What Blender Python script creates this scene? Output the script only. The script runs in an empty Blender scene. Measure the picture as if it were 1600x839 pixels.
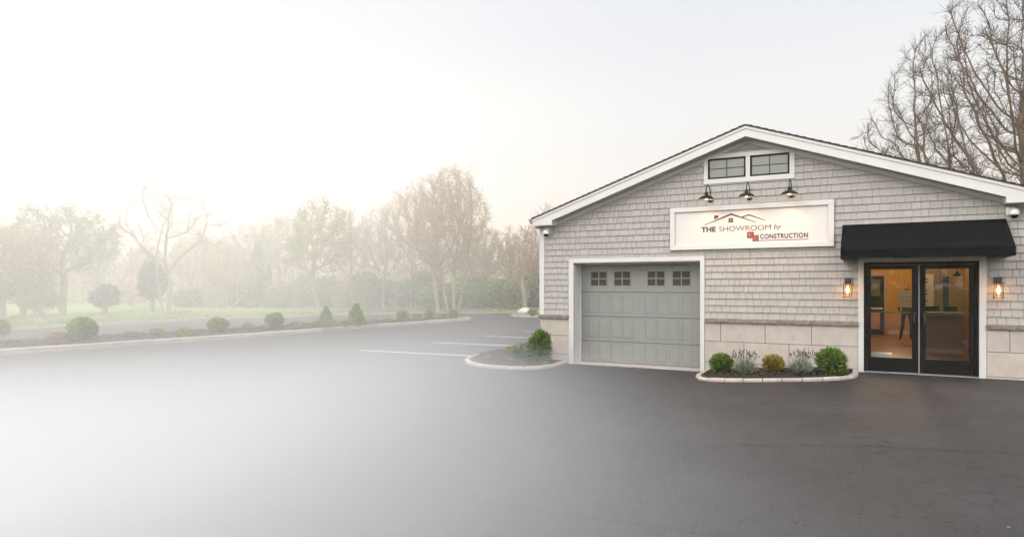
import bpy, bmesh, math, random
from mathutils import Vector, Matrix
R = math.radians
sc = bpy.context.scene
col = sc.collection
# ------------------------------------------------------------------ camera, sky, sun, exposure
CAM_H, PSI, FPX, HOR = 1.7, R(28.51), 1040.0, 447.0
cd = bpy.data.cameras.new('camera'); cam = bpy.data.objects.new('camera', cd); col.objects.link(cam)
cam.location = (0, 0, CAM_H); cam.rotation_euler = (R(90), 0, PSI)
cd.sensor_width = 36; cd.lens = 36 * FPX / 1600; cd.shift_y = 27.5 / 1600; cd.clip_end = 3000; cd.clip_start = .05
sc.camera = cam
W = bpy.data.worlds.new('World'); sc.world = W; W.use_nodes = True
nt = W.node_tree; nt.nodes.clear()
def N(t, typ, **kw):
    n = t.nodes.new(typ)
    for k, v in kw.items():
        if hasattr(n, k): setattr(n, k, v)
    return n
out = N(nt, 'ShaderNodeOutputWorld'); bg = N(nt, 'ShaderNodeBackground'); bg.inputs['Strength'].default_value = 0.1
sky = N(nt, 'ShaderNodeTexSky'); sky.sky_type = 'NISHITA'; sky.sun_disc = False
sky.sun_elevation = R(30); sky.sun_rotation = R(200); sky.air_density = 1.0; sky.dust_density = 2.0
geo = N(nt, 'ShaderNodeTexCoord'); sep = N(nt, 'ShaderNodeSeparateXYZ'); nt.links.new(geo.outputs['Generated'], sep.inputs[0])
def ramp(t, src, stops, interp='EASE'):
    r = N(t, 'ShaderNodeValToRGB'); r.color_ramp.interpolation = interp
    e = r.color_ramp.elements
    e[0].position, e[0].color = stops[0][0], (*stops[0][1], 1)
    e[1].position, e[1].color = stops[-1][0], (*stops[-1][1], 1)
    for p, c in stops[1:-1]:
        x = e.new(p); x.color = (*c, 1)
    if src is not None: t.links.new(src, r.inputs[0])
    return r
def math_(t, op, a, b=None, clamp=False):
    m = N(t, 'ShaderNodeMath'); m.operation = op; m.use_clamp = clamp
    for i, v in enumerate((a, b)):
        if v is None: continue
        if isinstance(v, (int, float)): m.inputs[i].default_value = v
        else: t.links.new(v, m.inputs[i])
    return m.outputs[0]
def vmul(t, col_sock, k):
    m = N(t, 'ShaderNodeVectorMath'); m.operation = 'SCALE'; t.links.new(col_sock, m.inputs[0])
    if isinstance(k, (int, float)): m.inputs['Scale'].default_value = k
    else: t.links.new(k, m.inputs['Scale'])
    return m.outputs[0]
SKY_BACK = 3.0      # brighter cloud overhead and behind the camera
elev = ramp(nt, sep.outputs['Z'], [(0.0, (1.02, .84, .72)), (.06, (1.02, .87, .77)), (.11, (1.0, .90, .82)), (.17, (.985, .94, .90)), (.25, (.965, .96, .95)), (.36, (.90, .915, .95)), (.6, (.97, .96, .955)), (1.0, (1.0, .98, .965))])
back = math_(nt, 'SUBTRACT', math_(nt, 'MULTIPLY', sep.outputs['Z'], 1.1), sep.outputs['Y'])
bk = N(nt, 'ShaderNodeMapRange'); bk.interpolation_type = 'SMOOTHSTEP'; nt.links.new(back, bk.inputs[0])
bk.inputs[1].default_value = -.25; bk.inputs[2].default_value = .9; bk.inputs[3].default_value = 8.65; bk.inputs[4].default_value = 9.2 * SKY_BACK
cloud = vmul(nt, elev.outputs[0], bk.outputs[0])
gd_ = N(nt, 'ShaderNodeVectorMath'); gd_.operation = 'DOT_PRODUCT'; nt.links.new(geo.outputs['Generated'], gd_.inputs[0]); gd_.inputs[1].default_value = Vector((-.92, .38, .08)).normalized()   # dawn brightness behind the trees
gl_ = N(nt, 'ShaderNodeMapRange'); nt.links.new(gd_.outputs['Value'], gl_.inputs[0])
gl_.inputs[1].default_value = .58; gl_.inputs[2].default_value = 1.0; gl_.inputs[3].default_value = 0.0; gl_.inputs[4].default_value = 1.0
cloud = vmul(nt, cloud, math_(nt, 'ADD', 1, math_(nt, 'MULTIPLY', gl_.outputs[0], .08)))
cn = N(nt, 'ShaderNodeTexNoise'); cn.inputs['Scale'].default_value = 1.6; cn.inputs['Detail'].default_value = 3; nt.links.new(geo.outputs['Generated'], cn.inputs['Vector'])
cvar = N(nt, 'ShaderNodeMapRange'); nt.links.new(cn.outputs[0], cvar.inputs[0]); cvar.inputs[3].default_value = .975; cvar.inputs[4].default_value = 1.025
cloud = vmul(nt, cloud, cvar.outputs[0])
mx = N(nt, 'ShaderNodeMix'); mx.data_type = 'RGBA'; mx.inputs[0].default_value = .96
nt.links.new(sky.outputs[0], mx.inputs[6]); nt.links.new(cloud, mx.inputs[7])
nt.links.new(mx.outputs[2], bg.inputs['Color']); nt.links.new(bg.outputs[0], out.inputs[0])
sd = bpy.data.lights.new('sun', 'SUN'); sd.energy = .9; sd.angle = R(25); sd.color = (1, .94, .88)
so = bpy.data.objects.new('sun', sd); col.objects.link(so)
so.rotation_euler = Vector((.45, .75, -.55)).to_track_quat('-Z', 'Y').to_euler()
vs = sc.view_settings; vs.view_transform = 'Standard'; vs.look = 'None'; vs.exposure = 0.14; vs.gamma = 1; vs.use_curve_mapping = False
cy = sc.cycles
cy.max_bounces = 8; cy.diffuse_bounces = 3; cy.glossy_bounces = 3; cy.transmission_bounces = 5; cy.transparent_max_bounces = 10
cy.volume_bounces = 4; cy.volume_step_rate = 1.0; cy.volume_max_steps = 160
cy.use_denoising = True
try: cy.denoiser = 'OPENIMAGEDENOISE'
except Exception: pass
cy.caustics_reflective = False; cy.caustics_refractive = False; cy.sample_clamp_indirect = 6
LOT = -.19
def gz(x):
    """Ground height: the tarmac falls gently away to the left of the entrance."""
    t = min(1, max(0, (-.1 - x) / 3.2)); return LOT * t
def at(px, py, z=LOT):
    """Photograph position of a point on level ground -> metres."""
    f = (CAM_H - z) * FPX / (py - HOR); r = (px - 800) / FPX * f
    c, s = math.cos(PSI), math.sin(PSI); return r * c - f * s, r * s + f * c
# ------------------------------------------------------------------ materials
M = {}
def newmat(name):
    m = bpy.data.materials.new(name); m.use_nodes = True; M[name] = m
    t = m.node_tree; b = t.nodes['Principled BSDF']; return m, t, b
def lnk(t, a, b): t.links.new(a, b)
def mat(name, c, rough=.6, c2=None, scale=5, detail=6, bump=0, bscale=60, metal=0, island=None, coat=0, spec=.5, objcoord=True, stretch=None):
    m, t, b = newmat(name)
    tc = N(t, 'ShaderNodeTexCoord').outputs['Object']
    if stretch:
        mp = N(t, 'ShaderNodeMapping'); mp.inputs['Scale'].default_value = stretch; lnk(t, tc, mp.inputs[0]); tc = mp.outputs[0]
    src = None
    if c2 is None: c2 = tuple(x * .86 for x in c)
    n = N(t, 'ShaderNodeTexNoise'); n.inputs['Scale'].default_value = scale; n.inputs['Detail'].default_value = detail; lnk(t, tc, n.inputs['Vector'])
    rp = ramp(t, n.outputs[0], [(.32, c2), (.68, c)], 'LINEAR'); src = rp.outputs[0]
    if island:
        g = N(t, 'ShaderNodeNewGeometry'); ir = ramp(t, g.outputs['Random Per Island'], island, 'LINEAR')
        mm = N(t, 'ShaderNodeMix'); mm.data_type = 'RGBA'; mm.blend_type = 'MULTIPLY'; mm.inputs[0].default_value = 1
        lnk(t, src, mm.inputs[6]); lnk(t, ir.outputs[0], mm.inputs[7]); src = mm.outputs[2]
    lnk(t, src, b.inputs['Base Color'])
    b.inputs['Roughness'].default_value = rough; b.inputs['Metallic'].default_value = metal
    b.inputs['Specular IOR Level'].default_value = spec; b.inputs['Coat Weight'].default_value = coat
    if bump:
        n2 = N(t, 'ShaderNodeTexNoise'); n2.inputs['Scale'].default_value = bscale; n2.inputs['Detail'].default_value = 4; lnk(t, tc, n2.inputs['Vector'])
        bp = N(t, 'ShaderNodeBump'); bp.inputs['Strength'].default_value = bump; bp.inputs['Distance'].default_value = .02
        lnk(t, n2.outputs[0], bp.inputs['Height']); lnk(t, bp.outputs[0], b.inputs['Normal'])
    return m
def leafmat(name, stops, rough=.55, trans=.25):
    m, t, b = newmat(name)
    g = N(t, 'ShaderNodeNewGeometry'); ir = ramp(t, g.outputs['Random Per Island'], stops, 'LINEAR')
    tc = N(t, 'ShaderNodeTexCoord'); n = N(t, 'ShaderNodeTexNoise'); n.inputs['Scale'].default_value = 1.3; lnk(t, tc.outputs['Object'], n.inputs['Vector'])
    hv = N(t, 'ShaderNodeMapRange'); lnk(t, n.outputs[0], hv.inputs[0]); hv.inputs[1].default_value = .3; hv.inputs[2].default_value = .7; hv.inputs[3].default_value = .75; hv.inputs[4].default_value = 1.2
    cc = vmul(t, ir.outputs[0], hv.outputs[0])
    lnk(t, cc, b.inputs['Base Color']); b.inputs['Roughness'].default_value = rough; b.inputs['Specular IOR Level'].default_value = .3
    tr = N(t, 'ShaderNodeBsdfTranslucent'); lnk(t, cc, tr.inputs['Color'])
    mxs = N(t, 'ShaderNodeMixShader'); mxs.inputs[0].default_value = trans
    o = t.nodes['Material Output']; lnk(t, b.outputs[0], mxs.inputs[1]); lnk(t, tr.outputs[0], mxs.inputs[2]); lnk(t, mxs.outputs[0], o.inputs['Surface'])
    return m
G = lambda v: (v, v, v)
mat('shingle', (.365, .345, .323), .8, (.335, .316, .296), 3, bump=.2, bscale=40, stretch=(14, 14, 1.5), island=[(0, G(.93)), (.4, (.985, .985, .985)), (.8, (1.0, .995, .985)), (1, G(1.05))])
mat('sheathing', (.24, .22, .205), .9)
mat('white_trim', (.54, .53, .515), .45, (.51, .50, .485), 2, bump=.03)
mat('soffit', (.46, .43, .39), .6, (.42, .39, .36), 3)
mat('roofing', (.07, .055, .05), .9, (.035, .03, .03), 14, bump=.4, island=[(0, G(.7)), (1, G(1.3))])
mat('mortar', (.15, .125, .105), .9)
mat('stone', (.425, .378, .338), .75, (.37, .325, .29), 5, bump=.25, bscale=25, island=[(0, G(.93)), (1, G(1.04))])
mat('stone_cap', (.24, .21, .185), .85, (.14, .12, .105), 9, bump=.8, bscale=22)
mat('garage_paint', (.222, .232, .215), .5, (.21, .218, .203), 2, bump=.02, bscale=200)
mat('black_paint', (.006, .0058, .0055), .35, (.005, .005, .005), 4, spec=.12)
mat('fabric_black', (.0065, .007, .0075), .9, (.005, .005, .0055), 3, bump=.15, bscale=300, spec=.04)
mat('black_metal', (.02, .019, .018), .45, (.014, .013, .013), 10)
mat('bronze_metal', (.016, .014, .013), .55, (.012, .011, .010), 10, spec=.15)
mat('letter_brown', (.05, .033, .025), .5, (.045, .03, .022), 10)
mat('letter_black', (.022, .016, .013), .5)
mat('logo_red', (.24, .045, .045), .5, (.2, .04, .04), 10)
mat('logo_pale', (.5, .2, .17), .5)
mat('sign_white', (.56, .545, .525), .4, (.54, .53, .51), 2)
mat('plastic_white', (.78, .78, .78), .3)
mat('grey_metal', (.33, .33, .33), .5, metal=.3)
mat('concrete', (.42, .385, .34), .85, (.34, .31, .28), 6, bump=.3, bscale=50)
mat('kerb_stone', (.44, .39, .34), .85, (.33, .29, .25), 5, bump=.4, bscale=40, island=[(0, G(.86)), (1, G(1.06))])
mat('mulch', (.028, .018, .014), .95, (.016, .011, .009), 18, bump=1, bscale=45)
mat('mulch_chip', (.055, .035, .025), .9, (.03, .02, .015), 30, island=[(0, G(.35)), (.9, G(1.2)), (1, G(2.6))])
mat('line_paint', (.80, .80, .80), .5, (.7, .7, .7), 9)
mat('bark', (.36, .28, .215), .9, (.22, .17, .13), 5, bump=.6, bscale=14, stretch=(1, 1, .3))
mat('bark_warm', (.19, .13, .09), .9, (.10, .068, .05), 3, bump=.6, bscale=10, stretch=(1, 1, .3))
mat('bark_pale', (.34, .28, .23), .9, (.22, .18, .15), 4, bump=.5, bscale=14, stretch=(1, 1, .3))
mat('twig', (.34, .235, .17), .9, (.26, .18, .13), 3)
mat('twig_dark', (.085, .055, .045), .9, (.06, .04, .032), 3)
mat('rock', (.55, .52, .48), .85, (.42, .40, .37), 6, bump=.5, bscale=12)
mat('wood_floor', (.30, .13, .055), .35, (.22, .09, .035), 3, stretch=(8, .8, 1))
mat('yellow_wall', (.50, .28, .025), .7, (.46, .26, .02), 1)
mat('beige_wall', (.40, .27, .16), .7, (.37, .25, .15), 1)
mat('grey_wall', (.33, .30, .27), .7, (.31, .28, .25), 1)
mat('tan_wood', (.45, .26, .13), .5, (.36, .2, .1), 5)
mat('olive_print', (.12, .11, .045), .6, (.05, .055, .03), 6)
mat('blue_panel', (.04, .075, .16), .5)
mat('white_board', (.72, .70, .68), .5)
mat('skin', (.42, .25, .18), .55); mat('hair', (.03, .02, .015), .6)
mat('cloth_green', (.04, .055, .035), .85, (.03, .04, .028), 8); mat('cloth_dark', (.018, .02, .028), .85)
leafmat('leaf_box', [(0, (.04, .085, .014)), (.5, (.10, .18, .03)), (.85, (.20, .29, .055)), (1, (.32, .38, .10))])
leafmat('leaf_box_pale', [(0, (.12, .18, .045)), (.5, (.21, .29, .07)), (1, (.34, .41, .13))])
leafmat('leaf_box_dark', [(0, (.022, .06, .014)), (.6, (.05, .11, .025)), (1, (.12, .2, .05))])
leafmat('leaf_gold', [(0, (.13, .12, .02)), (.4, (.30, .24, .035)), (.8, (.45, .33, .06)), (1, (.18, .22, .05))])
leafmat('leaf_rose', [(0, (.18, .15, .07)), (.6, (.36, .26, .14)), (1, (.45, .28, .2))])
leafmat('leaf_grey', [(0, (.14, .17, .11)), (.6, (.24, .28, .19)), (1, (.36, .39, .29))])
leafmat('seed_head', [(0, (.05, .03, .035)), (1, (.14, .09, .09))])
leafmat('leaf_spring', [(0, (.22, .25, .07)), (.6, (.35, .36, .12)), (1, (.46, .43, .18))], trans=.4)
leafmat('leaf_bud', [(0, (.36, .26, .14)), (.6, (.48, .37, .20)), (1, (.56, .46, .25))], trans=.4)
leafmat('leaf_green', [(0, (.12, .20, .045)), (.6, (.20, .31, .07)), (1, (.30, .40, .11))], trans=.35)
leafmat('leaf_lime', [(0, (.13, .20, .04)), (.6, (.22, .32, .07)), (1, (.32, .42, .12))], trans=.4)
leafmat('leaf_orange', [(0, (.34, .24, .12)), (.6, (.5, .37, .2)), (1, (.6, .48, .28))], trans=.4)
leafmat('leaf_dark', [(0, (.05, .085, .045)), (.7, (.085, .13, .07)), (1, (.13, .18, .09))])
leafmat('blossom', [(0, (.5, .3, .3)), (1, (.7, .5, .48))], trans=.4)
leafmat('straw', [(0, (.3, .24, .15)), (1, (.5, .42, .28))])
leafmat('grass_blade', [(0, (.05, .09, .02)), (.6, (.10, .17, .035)), (1, (.18, .25, .06))], trans=.3)
# lawn
m, t, b = newmat('lawn_green')
tc = N(t, 'ShaderNodeTexCoord'); n1 = N(t, 'ShaderNodeTexNoise'); n1.inputs['Scale'].default_value = .35; n1.inputs['Detail'].default_value = 8; lnk(t, tc.outputs['Object'], n1.inputs['Vector'])
rp = ramp(t, n1.outputs[0], [(.3, (.14, .22, .04)), (.5, (.19, .29, .055)), (.7, (.28, .35, .09))], 'LINEAR'); lnk(t, rp.outputs[0], b.inputs['Base Color']); b.inputs['Roughness'].default_value = .95
n2 = N(t, 'ShaderNodeTexNoise'); n2.inputs['Scale'].default_value = 25; lnk(t, tc.outputs['Object'], n2.inputs['Vector']); bp = N(t, 'ShaderNodeBump'); bp.inputs['Strength'].default_value = .8; bp.inputs['Distance'].default_value = .05; lnk(t, n2.outputs[0], bp.inputs['Height']); lnk(t, bp.outputs[0], b.inputs['Normal'])
# asphalt: sealed tarmac, slight patchiness, fine hair cracks, scuffs and paver seams
m, t, b = newmat('asphalt')
tc = N(t, 'ShaderNodeTexCoord').outputs['Object']
big = N(t, 'ShaderNodeTexNoise'); big.inputs['Scale'].default_value = .45; big.inputs['Detail'].default_value = 7; big.inputs['Roughness'].default_value = .6; lnk(t, tc, big.inputs['Vector'])
base = ramp(t, big.outputs[0], [(.3, (.014, .0125, .0128)), (.5, (.023, .0205, .021)), (.72, (.038, .0335, .034))], 'LINEAR')
fine = N(t, 'ShaderNodeTexNoise'); fine.inputs['Scale'].default_value = 55; fine.inputs['Detail'].default_value = 3; lnk(t, tc, fine.inputs['Vector'])
fr = N(t, 'ShaderNodeMapRange'); lnk(t, fine.outputs[0], fr.inputs[0]); fr.inputs[1].default_value = .3; fr.inputs[2].default_value = .7; fr.inputs[3].default_value = .6; fr.inputs[4].default_value = 1.45
c1 = vmul(t, base.outputs[0], fr.outputs[0])
# squiggly short cracks: thin shells of a distorted voronoi edge, masked by noise
wn = N(t, 'ShaderNodeTexNoise'); wn.inputs['Scale'].default_value = 6; wn.inputs['Detail'].default_value = 3; lnk(t, tc, wn.inputs['Vector'])
wa = N(t, 'ShaderNodeVectorMath'); wa.operation = 'SCALE'; wa.inputs['Scale'].default_value = .35; lnk(t, wn.outputs['Color'], wa.inputs[0])
wb = N(t, 'ShaderNodeVectorMath'); wb.operation = 'ADD'; lnk(t, tc, wb.inputs[0]); lnk(t, wa.outputs[0], wb.inputs[1])
vo = N(t, 'ShaderNodeTexVoronoi'); vo.feature = 'DISTANCE_TO_EDGE'; vo.inputs['Scale'].default_value = 5.5; lnk(t, wb.outputs[0], vo.inputs['Vector'])
ck = N(t, 'ShaderNodeMapRange'); lnk(t, vo.outputs['Distance'], ck.inputs[0]); ck.inputs[1].default_value = .0; ck.inputs[2].default_value = .085; ck.inputs[3].default_value = 1; ck.inputs[4].default_value = 0
mk = N(t, 'ShaderNodeTexNoise'); mk.inputs['Scale'].default_value = 5.5; mk.inputs['Detail'].default_value = 4; lnk(t, tc, mk.inputs['Vector'])
mk2 = N(t, 'ShaderNodeMapRange'); lnk(t, mk.outputs[0], mk2.inputs[0]); mk2.inputs[1].default_value = .52; mk2.inputs[2].default_value = .62
crack = math_(t, 'MULTIPLY', ck.outputs[0], mk2.outputs[0])
# seams where the paver passes met (thin straight darker ridges)
sx = N(t, 'ShaderNodeSeparateXYZ'); lnk(t, tc, sx.inputs[0])
def seam(ax, ay, off, w):
    """Distance band round the line ax*x+ay*y=off, wobbled."""
    l = math.hypot(ax, ay)
    d = math_(t, 'ADD', math_(t, 'MULTIPLY', sx.outputs['X'], ax / l), math_(t, 'MULTIPLY', sx.outputs['Y'], ay / l))
    d = math_(t, 'ADD', math_(t, 'SUBTRACT', d, off / l), math_(t, 'MULTIPLY', math_(t, 'SUBTRACT', wn.outputs[0], .5), .06))
    r = N(t, 'ShaderNodeMapRange'); r.interpolation_type = 'SMOOTHSTEP'; lnk(t, math_(t, 'ABSOLUTE', d), r.inputs[0]); r.inputs[1].default_value = 0; r.inputs[2].default_value = w; r.inputs[3].default_value = 1; r.inputs[4].default_value = 0
    return r.outputs[0]
s1 = seam(1, .12, -8.35, .07); s2 = seam(-.25, 1, 8.05, .06); s3 = seam(.08, 1, 4.72, .05); s4 = seam(1, .03, -14.2, .09); s5 = seam(0.02, 1, 20.2, .1)
sm = math_(t, 'MAXIMUM', math_(t, 'MAXIMUM', s1, s2), math_(t, 'MAXIMUM', s3, math_(t, 'MAXIMUM', s4, s5)))
dark = math_(t, 'SUBTRACT', 1, math_(t, 'ADD', math_(t, 'MULTIPLY', crack, .38), math_(t, 'MULTIPLY', sm, .22)), clamp=True)
c2 = vmul(t, c1, dark)
sp = N(t, 'ShaderNodeTexVoronoi'); sp.inputs['Scale'].default_value = 1.6; lnk(t, tc, sp.inputs['Vector'])
spr = N(t, 'ShaderNodeMapRange'); lnk(t, sp.outputs['Distance'], spr.inputs[0]); spr.inputs[1].default_value = .012; spr.inputs[2].default_value = .02; spr.inputs[3].default_value = 1; spr.inputs[4].default_value = 0
mm = N(t, 'ShaderNodeMix'); mm.data_type = 'RGBA'; lnk(t, spr.outputs[0], mm.inputs[0]); lnk(t, c2, mm.inputs[6]); mm.inputs[7].default_value = (.3, .28, .26, 1)
lnk(t, mm.outputs[2], b.inputs['Base Color'])
rr = N(t, 'ShaderNodeMapRange'); lnk(t, big.outputs[0], rr.inputs[0]); rr.inputs[1].default_value = .3; rr.inputs[2].default_value = .7; rr.inputs[3].default_value = .52; rr.inputs[4].default_value = .70; lnk(t, rr.outputs[0], b.inputs['Roughness'])
lnk(t, math_(t, 'MULTIPLY', math_(t, 'POWER', dark, 1.5), .3), b.inputs['Specular IOR Level'])
bp = N(t, 'ShaderNodeBump'); bp.inputs['Strength'].default_value = .35; bp.inputs['Distance'].default_value = .008; lnk(t, math_(t, 'SUBTRACT', fine.outputs[0], math_(t, 'MULTIPLY', crack, .8)), bp.inputs['Height']); lnk(t, bp.outputs[0], b.inputs['Normal'])
def glass(name, tint=(1, 1, 1), mixv=.1):
    m, t, b = newmat(name)
    tr = N(t, 'ShaderNodeBsdfTransparent'); tr.inputs[0].default_value = (*tint, 1)
    gl = N(t, 'ShaderNodeBsdfGlossy'); gl.inputs['Roughness'].default_value = .01
    fz = N(t, 'ShaderNodeFresnel'); fz.inputs[0].default_value = 1.5
    mxs = N(t, 'ShaderNodeMixShader'); lnk(t, math_(t, 'MULTIPLY', fz.outputs[0], mixv), mxs.inputs[0]); lnk(t, tr.outputs[0], mxs.inputs[1]); lnk(t, gl.outputs[0], mxs.inputs[2])
    lnk(t, mxs.outputs[0], t.nodes['Material Output'].inputs['Surface']); return m
glass('door_glass', (.93, .93, .91), .45); glass('lantern_glass', (1, .93, .82), 1.0)
m, t, b = newmat('upper_glass'); b.inputs['Base Color'].default_value = (.13, .145, .125, 1); b.inputs['Roughness'].default_value = .08; b.inputs['Specular IOR Level'].default_value = .9
m, t, b = newmat('garage_glass'); b.inputs['Base Color'].default_value = (.055, .048, .04, 1); b.inputs['Roughness'].default_value = .12; b.inputs['Specular IOR Level'].default_value = .25
def emis(name, c, s):
    m, t, b = newmat(name); b.inputs['Emission Color'].default_value = (*c, 1); b.inputs['Emission Strength'].default_value = s; b.inputs['Base Color'].default_value = (.8, .7, .5, 1)
emis('bulb_amber', (1, .60, .16), 9); emis('bulb_warm', (1, .66, .34), 9); emis('ceiling_glow', (1, .78, .5), 4)
m, t, b = newmat('shade_inside'); b.inputs['Base Color'].default_value = (.85, .8, .7, 1); b.inputs['Roughness'].default_value = .5
# ------------------------------------------------------------------ mesh helpers
class MB:
    def __init__(s): s.v = []; s.f = []
    def add(s, vs, fs):
        o = len(s.v); s.v += [tuple(p) for p in vs]; s.f += [tuple(i + o for i in f) for f in fs]; return s
    def box(s, x0, x1, y0, y1, z0, z1):
        return s.add([(x0, y0, z0), (x1, y0, z0), (x1, y1, z0), (x0, y1, z0), (x0, y0, z1), (x1, y0, z1), (x1, y1, z1), (x0, y1, z1)],
                     [(0, 3, 2, 1), (4, 5, 6, 7), (0, 1, 5, 4), (1, 2, 6, 5), (2, 3, 7, 6), (3, 0, 4, 7)])
    def prism(s, pts, y0, y1):
        """XZ outline (counter-clockwise seen from -Y) extruded along Y."""
        n = len(pts)
        return s.add([(x, y0, z) for x, z in pts] + [(x, y1, z) for x, z in pts],
                     [tuple(range(n)), tuple(range(2 * n - 1, n - 1, -1))] + [(i, i + n, (i + 1) % n + n, (i + 1) % n) for i in range(n)])
    def slab(s, pts, z0, z1):
        n = len(pts)
        return s.add([(x, y, z0) for x, y in pts] + [(x, y, z1) for x, y in pts],
                     [tuple(range(n - 1, -1, -1)), tuple(range(n, 2 * n))] + [(i, (i + 1) % n, (i + 1) % n + n, i + n) for i in range(n)])
    def tube(s, path, radii, k=6, cap=True):
        n = len(path); o = len(s.v); prev = None
        for i, p in enumerate(path):
            d = (path[min(i + 1, n - 1)] - path[max(i - 1, 0)])
            if d.length < 1e-9: d = Vector((0, 0, 1))
            d.normalize()
            if prev is None:
                a = d.cross(Vector((.3, .9, .1)) if abs(d.x) < .9 else Vector((0, 0, 1)))
            else: a = prev - d * prev.dot(d)
            if a.length < 1e-6: a = d.orthogonal()
            a.normalize(); prev = a; b = d.cross(a); r = radii[i]
            for j in range(k):
                q = 2 * math.pi * j / k
                w = p + a * (math.cos(q) * r) + b * (math.sin(q) * r); s.v.append((w.x, w.y, w.z))
        for i in range(n - 1):
            for j in range(k):
                s.f.append((o + i * k + j, o + i * k + (j + 1) % k, o + (i + 1) * k + (j + 1) % k, o + (i + 1) * k + j))
        if cap:
            s.f.append(tuple(o + j for j in range(k - 1, -1, -1))); s.f.append(tuple(o + (n - 1) * k + j for j in range(k)))
        return s
    def lathe(s, prof, c, k=20, axis='Z', tilt=None):
        """prof: (radius, height) pairs."""
        o = len(s.v); c = Vector(c)
        for r, h in prof:
            for j in range(k):
                q = 2 * math.pi * j / k; v = Vector((math.cos(q) * r, math.sin(q) * r, h))
                if axis == 'Y': v = Vector((v.x, v.z, v.y))
                if tilt: v = tilt @ v
                v += c; s.v.append((v.x, v.y, v.z))
        for i in range(len(prof) - 1):
            for j in range(k): s.f.append((o + i * k + j, o + i * k + (j + 1) % k, o + (i + 1) * k + (j + 1) % k, o + (i + 1) * k + j))
        return s
    def build(s, name, m, parent=None, smooth=False, loc=None):
        me = bpy.data.meshes.new(name); me.from_pydata(s.v, [], s.f); me.update()
        if smooth:
            me.polygons.foreach_set('use_smooth', [True] * len(me.polygons)); me.update()
        for mm in (m if isinstance(m, (list, tuple)) else [m]): me.materials.append(M[mm])
        o = bpy.data.objects.new(name, me); col.objects.link(o)
        if parent is not None: o.parent = parent
        if loc is not None: o.location = loc
        return o
def bevel(o, w=.006, seg=2):
    md = o.modifiers.new('bevel', 'BEVEL'); md.width = w; md.segments = seg; md.limit_method = 'ANGLE'; md.angle_limit = R(40); return o
def tag(o, label=None, cat=None, group=None, kind=None):
    if label: o['label'] = label
    if cat: o['category'] = cat
    if group: o['group'] = group
    if kind: o['kind'] = kind
    return o
def thing(name, label, cat, loc=(0, 0, 0), group=None, rz=0, scale=None):
    o = bpy.data.objects.new(name, None); col.objects.link(o); o.location = loc; o.rotation_euler[2] = rz
    o.empty_display_size = .2
    if scale: o.scale = scale
    return tag(o, label, cat, group)
def copy_tree(o, parent=None):
    c = o.copy(); col.objects.link(c); c.parent = parent
    for ch in list(o.children): copy_tree(ch, c)
    return c
def struct(o, kind='structure'): o['kind'] = kind; return o
def B(*a, **k): return MB().box(*a)
# ------------------------------------------------------------------ ground, tarmac, kerbs, beds
XS = [-400, -200, -120, -80, -60, -45, -35, -30, -25, -20, -15, -10, -7, -5, -4] + [-3.3 + .2 * i for i in range(17)] + [.3, 1, 3, 6, 12, 25, 60, 120, 200, 400]
def sheet(name, m, xs, ys, dz):
    v, f = [], []
    for x in xs:
        for y in ys: v.append((x, y, gz(x) + dz))
    n = len(ys)
    for i in range(len(xs) - 1):
        for j in range(n - 1): f.append((i * n + j, (i + 1) * n + j, (i + 1) * n + j + 1, i * n + j + 1))
    mb = MB(); mb.v, mb.f = v, f
    return struct(mb.build(name, m))
sheet('ground', 'lawn_green', XS, [-400, -150, -60, -20, 0, 20, 45, 80, 150, 400], -.05)
FARC = [(-60, 6.5), (-45, 9.5), (-37, 11.5), (-33.4, 13.6), (-32.55, 16.5), (-32.5, 21.6), (-31.7, 27.06), (-30.04, 32.84), (-28.2, 36.2), (-25.3, 38.6), (-20.1, 41.1), (-12, 43), (0, 44), (8, 44)]
def clean_far():
    # the far kerb curve, smoothed
    pts = [Vector((x, y, 0)) for x, y in FARC]; o = []
    for i in range(len(pts) - 1):
        p0 = pts[max(i - 1, 0)]; p1 = pts[i]; p2 = pts[i + 1]; p3 = pts[min(i + 2, len(pts) - 1)]
        for k in range(6):
            u = k / 6; o.append(.5 * ((2 * p1) + (p2 - p0) * u + (2 * p0 - 5 * p1 + 4 * p2 - p3) * u * u + (3 * p1 - p0 - 3 * p2 + p3) * u ** 3))
    o.append(pts[-1]); return o
FAR = clean_far()
# asphalt: near part as one sheet, far polygon joined in the same object
mb = MB()
xs = [x for x in XS if -60 <= x <= 25]; ys = [-14, -6, 0, 4, 8, 12, 15.02]
for a, b_ in zip(xs[:-1], xs[1:]):
    for c_, d_ in zip(ys[:-1], ys[1:]):
        if d_ > 6 and b_ <= -45: pass
        mb.add([(a, c_, gz(a)), (b_, c_, gz(b_)), (b_, d_, gz(b_)), (a, d_, gz(a))], [(0, 1, 2, 3)])
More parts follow.
